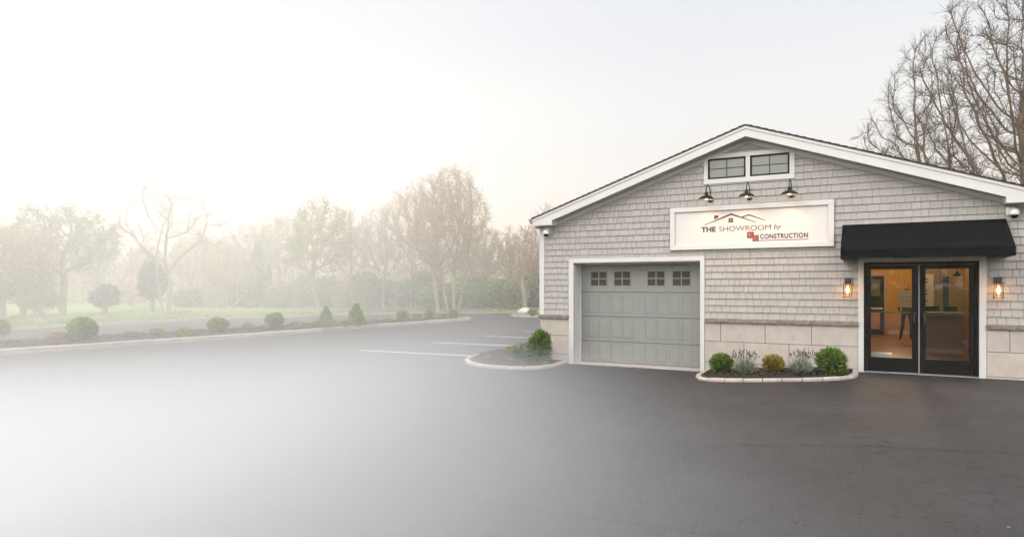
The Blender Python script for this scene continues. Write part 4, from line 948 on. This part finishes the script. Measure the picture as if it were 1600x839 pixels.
# ------------------------------------------------------------------ trees
def perp(d, r):
    v = d.cross(rvec(r)); return v.normalized() if v.length > 1e-4 else d.orthogonal().normalized()
from mathutils.kdtree import KDTree
def colonize(seed, H, S, stems):
    """Grow limbs towards points scattered through the crown: returns nodes, parents, radii."""
    r = random.Random(seed); step = S['step'] * H; kill = S['kill'] * H; infl = S.get('infl', .3) * H
    nodes, par = [], []
    for (ox, oy, lx, ly, k) in stems:
        n = int(S['stem'] * H * k / step) + 1; d = Vector((lx, ly, 1)).normalized(); p = Vector((ox, oy, -.15)); nodes.append(p.copy()); par.append(-1)
        for i in range(n):
            d = (d + rvec(r) * .05 + Vector((lx * .06, ly * .06, 0))).normalized(); p = p + d * step; nodes.append(p.copy()); par.append(len(nodes) - 2)
    zb, rx, ry = S['bottom'] * H, S['rx'] * H, S.get('ry', S['rx']) * H; rz = (H - zb) / 2; cz = zb + rz; at_ = []
    lob = [(rvec(r), r.uniform(-.28, .1)) for _ in range(14)]
    while len(at_) < S['n']:
        d = rvec(r); q = r.random() ** S.get('shell', .38); q *= 1 + sum(g * max(0, d.dot(l)) ** 8 for l, g in lob)
        p = Vector((d.x * rx * q, d.y * ry * q, cz + d.z * rz * q)); z = (p.z - zb) / (2 * rz)
        if r.random() > S.get('low', .35) + z: continue
        p.x += S.get('shift', 0) * H * z; at_.append(p)
    cnt = {}
    for _ in range(S.get('iters', 110)):
        kd = KDTree(len(nodes))
        for i, n in enumerate(nodes): kd.insert(n, i)
        kd.balance(); acc = {}; keep = []
        for p in at_:
            co, i, dist = kd.find(p)
            if dist < kill: continue
            keep.append(p)
            if dist < infl: acc[i] = acc.get(i, Vector()) + (p - co).normalized()
        at_ = keep
        if not acc: break
        for i, v in acc.items():
            cnt[i] = cnt.get(i, 0) + 1
            if cnt[i] > 3: continue
            d = (v.normalized() + rvec(r) * .22 + Vector((0, 0, S.get('up', .08))))
            if par[i] >= 0: d += (nodes[i] - nodes[par[i]]).normalized() * S.get('keep', .55)
            nodes.append(nodes[i] + d.normalized() * step); par.append(i)
    n = len(nodes); kids = [[] for _ in range(n)]
    for i, q in enumerate(par):
        if q >= 0: kids[q].append(i)
    for _ in range(2):
        new = [v.copy() for v in nodes]
        for i in range(n):
            if par[i] >= 0 and len(kids[i]) == 1: new[i] = nodes[i] * .5 + (nodes[par[i]] + nodes[kids[i][0]]) * .25
        nodes = new
    e = S.get('exp', 2.3); t0 = S['tip'] ** e; w = [0] * n
    for i in range(n - 1, -1, -1):
        w[i] = max(t0, sum(w[k] for k in kids[i])) if kids[i] else t0
        if kids[i]: w[i] += t0 * .12
    rad = [x ** (1 / e) for x in w]
    return nodes, par, kids, rad, r
def tree_meshes(seed, H, S, leafn=0, leafs=.1, stems=((0, 0, 0, 0, 1),), clump=.3):
    nodes, par, kids, rad, r = colonize(seed, H, S, stems)
    a, b_, lf = MB(), MB(), MB(); thr = S['tip'] * S.get('thr', 3.2); tips = []
    stack = [(i, None) for i, q in enumerate(par) if q < 0]
    while stack:
        i, src = stack.pop(); path, rr_ = [], []
        if src is not None: path.append(nodes[src]); rr_.append(min(rad[src], rad[i] * 1.25))
        elif rad[i] > 0: pass
        j = i
        while True:
            path.append(nodes[j]); rr_.append(rad[j])
            if not kids[j]: break
            ks = sorted(kids[j], key=lambda k: -rad[k])
            for k in ks[1:]: stack.append((k, j))
            j = ks[0]
        if src is None: rr_[0] *= 1.35
        if len(path) < 2: continue
        big = rr_[0] > thr
        (a if big else b_).tube(path, rr_, 9 if rr_[0] > thr * 2.5 else (5 if big else 3), cap=big)
        for q in range(len(path)):
            if rr_[q] < thr * .75: tips.append((path[q], (path[q] - path[max(q - 1, 0)]).normalized() if q else Vector((0, 0, 1))))
    tl, tr_ = S.get('twig', .045) * H, S['tip'] * .62
    for p, d in tips:
        for _ in range(S.get('twigs', 2)):
            if r.random() < .25: continue
            v = (d * .8 + rvec(r) * .8 + Vector((0, 0, .22))).normalized(); L_ = tl * r.uniform(.5, 1.3)
            m1 = p + v * L_ * .5; v2 = (v + rvec(r) * .35 + Vector((0, 0, .1))).normalized(); m2 = m1 + v2 * L_ * .5
            b_.tube([p, m1, m2], [tr_, tr_ * .8, tr_ * .45], 3, cap=False)
            v3 = (v + rvec(r) * .9).normalized(); b_.tube([m1, m1 + v3 * L_ * .45], [tr_ * .7, tr_ * .4], 3, cap=False)
    for i in range(leafn):
        p, d = tips[r.randrange(len(tips))]; blade(lf, p + rvec(r) * clump * r.random(), (rvec(r) + Vector((0, 0, .2))).normalized(), leafs * r.uniform(.6, 1.4), leafs * .33, r)
    return a, b_, lf
def tree(name, lab, x, y, z, H, seed, P, leafm=None, leafn=0, leafs=.12, bark='bark', twig='twig', group=None, rz=0, sx_=1, trunks=((0, 0, 0, 0, 1),), clump=.3):
    S = dict(P); S['rx'] = S['rx'] * sx_; S['ry'] = S.get('ry', P['rx'])
    a, b_, lf = tree_meshes(seed, H, S, leafn, leafs, trunks, clump)
    o = thing(name, lab, 'tree', (x, y, z), group, rz)
    a.build('trunk', bark, o, smooth=True); cr = b_.build('crown', twig, o)
    if leafn: lf.build('leaves', leafm, cr)
    return o
BIG = dict(n=4000, step=.0125, kill=.028, infl=.26, stem=.17, bottom=.2, rx=.50, ry=.36, shift=.09, tip=.0125, exp=2.12, twigs=4, twig=.036, thr=3.6, shell=.42, low=.7, keep=.6, up=.03, iters=130)
tree('bare_maple', 'large bare spreading tree rising behind the right slope of the showroom roof', 5.5, 40.0, -.1, 16.6, 22, BIG, bark='bark_warm', twig='twig_dark', trunks=((-.4, 0, -.42, .05, 1.0), (.3, .2, .05, .0, 1.25), (.7, 0, .4, 0, 1.0)))
MED = dict(n=750, step=.027, kill=.055, infl=.35, stem=.26, bottom=.28, rx=.36, tip=.016, exp=2.3, twigs=3, twig=.07, thr=3.0, up=.1)
SLIM = dict(MED, n=900, rx=.27, bottom=.2, stem=.3, keep=.9, up=.14)
WIDE = dict(MED, n=900, rx=.54, bottom=.3, stem=.2, up=.03)
DEAD = dict(MED, n=170, kill=.07, step=.03, rx=.46, bottom=.32, stem=.24, keep=.8, twigs=2, twig=.10, tip=.017, up=.05, shell=.3, exp=2.1)
gt_ = 'hazy trees beyond the car park'
def tpos(px, py): x, y = at(px, py, 0); return x, y
def tr(px, py, ty, lab, P, seed, leafm=None, leafn=0, leafs=.14, wide=1, name='tree', bark='bark', twig='twig', trunks=((0, 0, 0, 0, 1),), clump=.3, dist=None):
    if dist:
        u = (px - 800) / FPX; f = dist; rgt = u * f; x, y = rgt * c_ - f * s_, rgt * s_ + f * c_
    else: x, y = tpos(px, py)
    f = y * c_ - x * s_; H = (HOR - ty) / FPX * f + CAM_H
    return tree(name, lab, x, y, -.02, H, seed, P, leafm, leafn, leafs, bark, twig, gt_, 0, wide, trunks, clump)
tr(-12, 503, 345, 'pale orange leafed tree cut by the left edge of the photo', WIDE, 31, 'leaf_orange', 3000, name='leafy_tree', wide=1.1, clump=.8)
tr(36, 497, 352, 'orange tinged tree with a thin dark trunk next to the left edge', MED, 32, 'leaf_orange', 2600, name='leafy_tree', clump=.7)
tr(57, 497, 395, 'slightly leaning thin tree right of the orange tinged one', SLIM, 33, 'leaf_spring', 1500, name='leafy_tree', trunks=((0, 0, .12, 0, 1),), clump=.5)
tr(98, 494, 322, 'umbrella shaped tree with green tufts on top and a thick single trunk', WIDE, 34, 'leaf_green', 2600, name='umbrella_tree', wide=1.05, clump=.35)
tr(60, 498, 452, 'short bright lime green tree in front of the umbrella shaped one', WIDE, 35, 'leaf_lime', 3500, name='small_tree', wide=1.5, leafs=.12, clump=.35)
tr(3, 497, 425, 'bright green low tree at the far left edge of the lawn', WIDE, 36, 'leaf_lime', 4000, name='small_tree', wide=1.1, clump=.4)
tr(205, 482, 435, 'small pink blossoming tree at the back of the lawn', WIDE, 37, 'blossom', 3500, name='blossom_tree', wide=1.5, clump=.5)
tr(262, 492, 292, 'wide bare tree with pale forked trunk on the lawn', DEAD, 38, None, 0, name='bare_tree', bark='bark_pale', wide=1.05, trunks=((0, 0, .12, .05, 1.0), (-.5, .1, -.3, .1, .75), (.35, 0, .55, 0, .6)))
tr(355, 484, 398, 'low tan tree with many pale limbs spreading from the ground', DEAD, 39, 'leaf_bud', 1500, name='bare_tree', bark='bark_pale', wide=1.5, trunks=((0, 0, -.55, 0, 1.0), (.3, .1, .5, .1, .9), (.1, -.1, -.1, .1, 1.0)))
tr(497, 487, 312, 'tall pale green spring tree left of the bare row', MED, 40, 'leaf_spring', 4200, name='spring_tree', wide=1.0, clump=.5, trunks=((0, 0, -.12, 0, 1),))
tr(545, 486, 322, 'bare tree with fine twigs right of the pale green spring tree', SLIM, 41, 'leaf_bud', 500, name='bare_tree', dist=50)
tr(598, 486, 318, 'bare vase shaped tree left of the tall budding group', SLIM, 42, 'leaf_bud', 300, name='bare_tree', dist=49)
tr(643, 486, 285, 'tall straight budding tree behind the left side of the multi-stem group', SLIM, 43, 'leaf_bud', 4000, leafs=.10, name='budding_tree', dist=50)
tr(685, 487, 262, 'slender budding tree with a single trunk beside the multi-stem tree', SLIM, 44, 'leaf_bud', 5000, leafs=.10, name='budding_tree', trunks=((0, 0, -.1, 0, 1),), wide=1.15, clump=.4)
tr(706, 487, 256, 'tallest budding tree with several pale trunks left of the building', SLIM, 45, 'leaf_bud', 8000, leafs=.10, name='budding_tree', bark='bark_pale', trunks=((-.3, 0, -.12, 0, 1), (.15, 0, .03, 0, 1.02), (.5, 0, .2, 0, 1)), wide=1.15, clump=.4)
tr(762, 486, 345, 'small budding tree between the tallest tree and the building', MED, 46, 'leaf_spring', 1500, name='budding_tree', dist=52)
tr(800, 486, 350, 'bare tree with reddish twigs close to the building corner', MED, 47, None, 0, name='bare_tree', dist=54)
tr(821, 487, 352, 'thin single trunk tree beside the building corner', SLIM, 48, 'leaf_bud', 300, name='bare_tree', bark='bark_pale')
tr(872, 486, 312, 'bare tree top showing just above the left eave', MED, 49, None, 0, name='bare_tree', dist=50)
for i, (px, ty, P, lm, ln, lab) in enumerate((
    (150, 350, MED, 'leaf_spring', 3500, 'grey green tree behind the umbrella shaped one'), (225, 380, MED, 'leaf_bud', 2500, 'low tan tree behind the left of the wide bare tree'),
    (300, 362, MED, 'leaf_orange', 3500, 'tan leafed tree behind the right of the wide bare tree'), (345, 372, MED, 'leaf_bud', 2500, 'tan budding tree behind the low spreading tree'),
    (395, 345, MED, 'leaf_bud', 2500, 'budding tree behind and right of the low spreading tree'), (440, 335, MED, 'leaf_spring', 3500, 'pale green tree behind the left of the tall spring tree'),
    (570, 350, MED, 'leaf_bud', 1800, 'tan tree filling between the two bare trees'), (665, 350, MED, 'leaf_spring', 2200, 'green tinged tree behind the slender budding tree'),
    (735, 375, MED, 'leaf_spring', 2500, 'low green tinged tree behind the right of the tallest tree'), (835, 395, MED, 'leaf_spring', 2000, 'low spring tree half hidden behind the building corner'), (20, 400, MED, 'leaf_orange', 3000, 'low orange tree far behind the left edge of the lawn'))):
    tr(px, 480, ty, lab, P, 60 + i, lm, int(ln * .6), .17, 1.15, 'background_tree', dist=56 + (i * 7) % 5, clump=.7)
# evergreens and understory shrubs
def mound(name, lab, px, py, w, h, m, seed, kd='spiky', n=2600, dist=None, l=.09, lw=.035, grp=None, cat='shrub'):
    if dist: u = (px - 800) / FPX; f = dist; x, y = u * f * c_ - f * s_, u * f * s_ + f * c_
    else: x, y = at(px, py, 0); f = y * c_ - x * s_
    W_, H2 = w / FPX * f, h / FPX * f
    o = thing(name, lab, cat, (x, y, 0), grp, rz=seed, scale=(W_, W_ * .8, H2)); bush_mesh(kd, seed, n, 1, 1, l, lw).build('foliage', m, o)
    s = MB()
    for k in range(4): a = k * 1.6; s.tube([Vector((0, 0, -.05)), Vector((math.cos(a) * .15, math.sin(a) * .15, .35)), Vector((math.cos(a) * .3, math.sin(a) * .3, .8))], [.03, .02, .008], 4)
    s.build('stem', 'bark', o); return o
tr(165, 494, 446, 'small dark evergreen tree on the lawn behind the largest island bush', MED, 71, 'leaf_dark', 4200, name='evergreen_tree', leafs=.15, clump=.3, wide=1.3)
tr(238, 490, 408, 'tall dark evergreen beside the trunk of the wide bare tree', SLIM, 72, 'leaf_dark', 4200, name='evergreen_tree', leafs=.16, clump=.3)
mound('evergreen_tree', 'dark evergreen far behind in the middle of the tree line', 405, 486, 40, 95, 'leaf_dark', 73, 'cone', 2600, dist=55, cat='tree')
mound('green_bush', 'low spreading green bush at the right foot of the wide bare tree', 285, 493, 30, 8, 'leaf_green', 74, n=600)
und = 'green undergrowth along the edge of the woods'
spots = [(300, 36), (335, 40), (372, 46), (405, 50), (440, 52), (474, 48), (508, 56), (540, 50), (572, 55), (604, 58), (636, 52), (668, 58), (694, 50), (724, 56), (752, 50), (778, 60), (806, 54), (834, 62), (862, 56)]
places = ['below the tan tree right of the wide bare tree', 'left of the low spreading tree', 'right of the low spreading tree', 'under the dark evergreen in mid woods', 'left of the pale green spring tree', 'at the trunk of the pale green spring tree', 'right of the pale green spring tree', 'under the first fine twigged bare tree', 'between the two bare trees', 'under the vase shaped bare tree', 'under the tall straight budding tree', 'left of the slender budding trunk', 'between the slender and the multi-stem trunks', 'right of the multi-stem tree', 'under the small budding tree', 'left of the reddish bare tree', 'at the thin single trunk by the building', 'just left of the building corner', 'hidden partly behind the building corner']
for i, ((px, h), pl) in enumerate(zip(spots, places)):
    mound('undergrowth_bush', 'mid green undergrowth bush ' + pl, px, 486, 58 + 14 * math.sin(i * 2.3), h * (.86 + .14 * math.sin(i * 4.1)), ('leaf_green', 'leaf_spring', 'leaf_green')[i % 3], 80 + i, 'round', 2300, dist=49 + (i * 3) % 4, grp=und)
# fountain grass
o = thing('ornamental_grass', 'straw coloured tuft of tall dry grass at the back of the lawn', 'grass tuft', (*at(335, 484, 0), 0)); q = MB(); r = random.Random(6)
for _ in range(260):
    a = r.uniform(0, 6.28); b0 = Vector((math.cos(a) * r.random() * .9, math.sin(a) * .3 * r.random(), 0)); t2 = b0 + Vector((math.cos(a) * .4, math.sin(a) * .3, r.uniform(.6, 1.7))); blade(q, b0, (t2 - b0).normalized(), (t2 - b0).length, .02, r)
q.build('blades', 'straw', o)
# far wood
q = MB(); r = random.Random(77); tr_ = MB()
for i in range(420):
    px = r.uniform(-260, 900); dist = r.uniform(56, 74); u = (px - 800) / FPX; x, y = u * dist * c_ - dist * s_, u * dist * s_ + dist * c_
    h = r.uniform(1.6, 3.9); lean = r.uniform(-.1, .1)
    tr_.tube([Vector((x, y, -.2)), Vector((x + lean * h * .5, y, h * .5)), Vector((x + lean * h * 1.4, y, h * 1.1))], [.09, .06, .02], 4, cap=False)
    for k in range(42):
        rr_ = rvec(r) * r.random() ** .4; p = Vector((x + rr_.x * 1.7, y + rr_.y * 1.5, h * .55 + rr_.z * h * .5)); blade(q, p, rvec(r), r.uniform(.2, .42), .09, r)
    for k in range(10):
        a = r.uniform(0, 6.28); z0 = r.uniform(.3, 1) * h; p = Vector((x + lean * z0, y, z0)); tr_.tube([p, p + Vector((math.cos(a) * .6, math.sin(a) * .6, .9)), p + Vector((math.cos(a) * 1.0, math.sin(a) * 1.0, 2.0))], [.025, .016, .01], 3, cap=False)
for i in range(260):
    x, y, h = r.uniform(-12, 75), r.uniform(54, 68), r.uniform(1.8, 4.6)
    tr_.tube([Vector((x, y, -.2)), Vector((x + .1, y, h * .5)), Vector((x, y, h * 1.05))], [.09, .06, .02], 4, cap=False)
    for k in range(42):
        rr_ = rvec(r) * r.random() ** .4; blade(q, Vector((x + rr_.x * 1.7, y + rr_.y * 1.5, h * .55 + rr_.z * h * .5)), rvec(r), r.uniform(.2, .42), .09, r)
o = q.build('far_woods', 'leaf_bud'); tag(o, 'far-off mass of tan and brown woods behind the tree line', 'woods', kind='stuff')
o2 = tr_.build('branches', 'twig', o)
# woods across the road behind the camera (seen mirrored in the door glass)
q = MB(); r = random.Random(5)
for i in range(230):
    x, y, h = r.uniform(-45, 60), r.uniform(-48, -34), r.uniform(4, 10)
    for k in range(38):
        rr_ = rvec(r) * r.random() ** .4; blade(q, Vector((x + rr_.x * 2.6, y + rr_.y * 2, h * .5 + rr_.z * h * .5)), rvec(r), r.uniform(.5, 1.0), .26, r)
tag(q.build('far_woods', 'leaf_spring'), 'woods across the road that only the door glass mirrors', 'woods', kind='stuff')
# ------------------------------------------------------------------ air
def volume(name, box, kind):
    o = MB().box(*box); me = bpy.data.meshes.new(name); me.from_pydata(o.v, [], o.f); ob = bpy.data.objects.new(name, me); col.objects.link(ob)
    m = bpy.data.materials.new(name); m.use_nodes = True; t = m.node_tree; t.nodes.clear()
    ou = N(t, 'ShaderNodeOutputMaterial'); pv = N(t, 'ShaderNodeVolumePrincipled'); lnk(t, pv.outputs[0], ou.inputs['Volume']); me.materials.append(m); ob['kind'] = 'stuff'; return ob, m, t, pv
ob, m, t, pv = volume('haze', (-96, 40, -16, 86, -1.3, 22), 'even')
pv.inputs['Color'].default_value = (.97, .95, .93, 1); pv.inputs['Density'].default_value = .0007
ob['label'] = 'pale haze hanging over the whole car park and trees'
def smooth(t, src, a, b, lo=0, hi=1):
    r = N(t, 'ShaderNodeMapRange'); r.interpolation_type = 'SMOOTHSTEP'; lnk(t, src, r.inputs[0])
    for i, v in enumerate((a, b, lo, hi)): r.inputs[i + 1].default_value = v
    return r.outputs[0]
# low mist added over the left tarmac to imitate a white overlay fade
ob, m, t, pv = volume('added_low_mist', (-36, 1.5, -8, 33, LOT + .003, .62), 'mist')
tc = N(t, 'ShaderNodeTexCoord'); sx = N(t, 'ShaderNodeSeparateXYZ'); lnk(t, tc.outputs['Object'], sx.inputs[0])
s = math_(t, 'SUBTRACT', math_(t, 'MULTIPLY', sx.outputs['X'], -1), math_(t, 'MULTIPLY', sx.outputs['Y'], .45))
a = smooth(t, s, -3.2, 5.5); yy = math_(t, 'DIVIDE', sx.outputs['Y'], 6.0); fall = math_(t, 'DIVIDE', 1, math_(t, 'ADD', 1, math_(t, 'MULTIPLY', yy, yy)))
edge = math_(t, 'MULTIPLY', smooth(t, sx.outputs['X'], -36, -26), math_(t, 'MULTIPLY', smooth(t, sx.outputs['Y'], 33, 24), smooth(t, sx.outputs['Y'], -8, -4)))
zf = smooth(t, sx.outputs['Z'], .6, .05)
d = math_(t, 'MULTIPLY', math_(t, 'MULTIPLY', a, fall), math_(t, 'MULTIPLY', edge, zf)); d = math_(t, 'MULTIPLY', math_(t, 'MULTIPLY', d, smooth(t, sx.outputs['X'], -20, -6, .06, 1)), .95)
lnk(t, d, pv.inputs['Density']); pv.inputs['Color'].default_value = (.90, .92, .94, 1)
ob['label'] = 'added low white mist imitating a white overlay fade on the left of the tarmac'
# taller mist volume added to carry the white overlay fade across the trees
ob, m, t, pv = volume('added_mist_bank', (-92, -4.4, -14, 60, LOT + .004, 15), 'mist')
tc = N(t, 'ShaderNodeTexCoord'); sx = N(t, 'ShaderNodeSeparateXYZ'); lnk(t, tc.outputs['Object'], sx.inputs[0])
s = math_(t, 'SUBTRACT', math_(t, 'MULTIPLY', sx.outputs['X'], -1), math_(t, 'MULTIPLY', sx.outputs['Y'], .62))
a = smooth(t, s, -14, 18); e = math_(t, 'MULTIPLY', math_(t, 'MULTIPLY', smooth(t, sx.outputs['X'], -5, -12), smooth(t, sx.outputs['X'], -45, -24, .3, 1)), smooth(t, sx.outputs['Z'], 15, 7))
d = math_(t, 'MULTIPLY', math_(t, 'MULTIPLY', a, e), .030); pv.inputs['Anisotropy'].default_value = .1
lnk(t, d, pv.inputs['Density']); pv.inputs['Color'].default_value = (.995, .975, .945, 1)
try: m.cycles.volume_step_rate = 1.5
except Exception: pass
ob['label'] = 'added pale mist volume imitating a white overlay fade over the trees on the left'
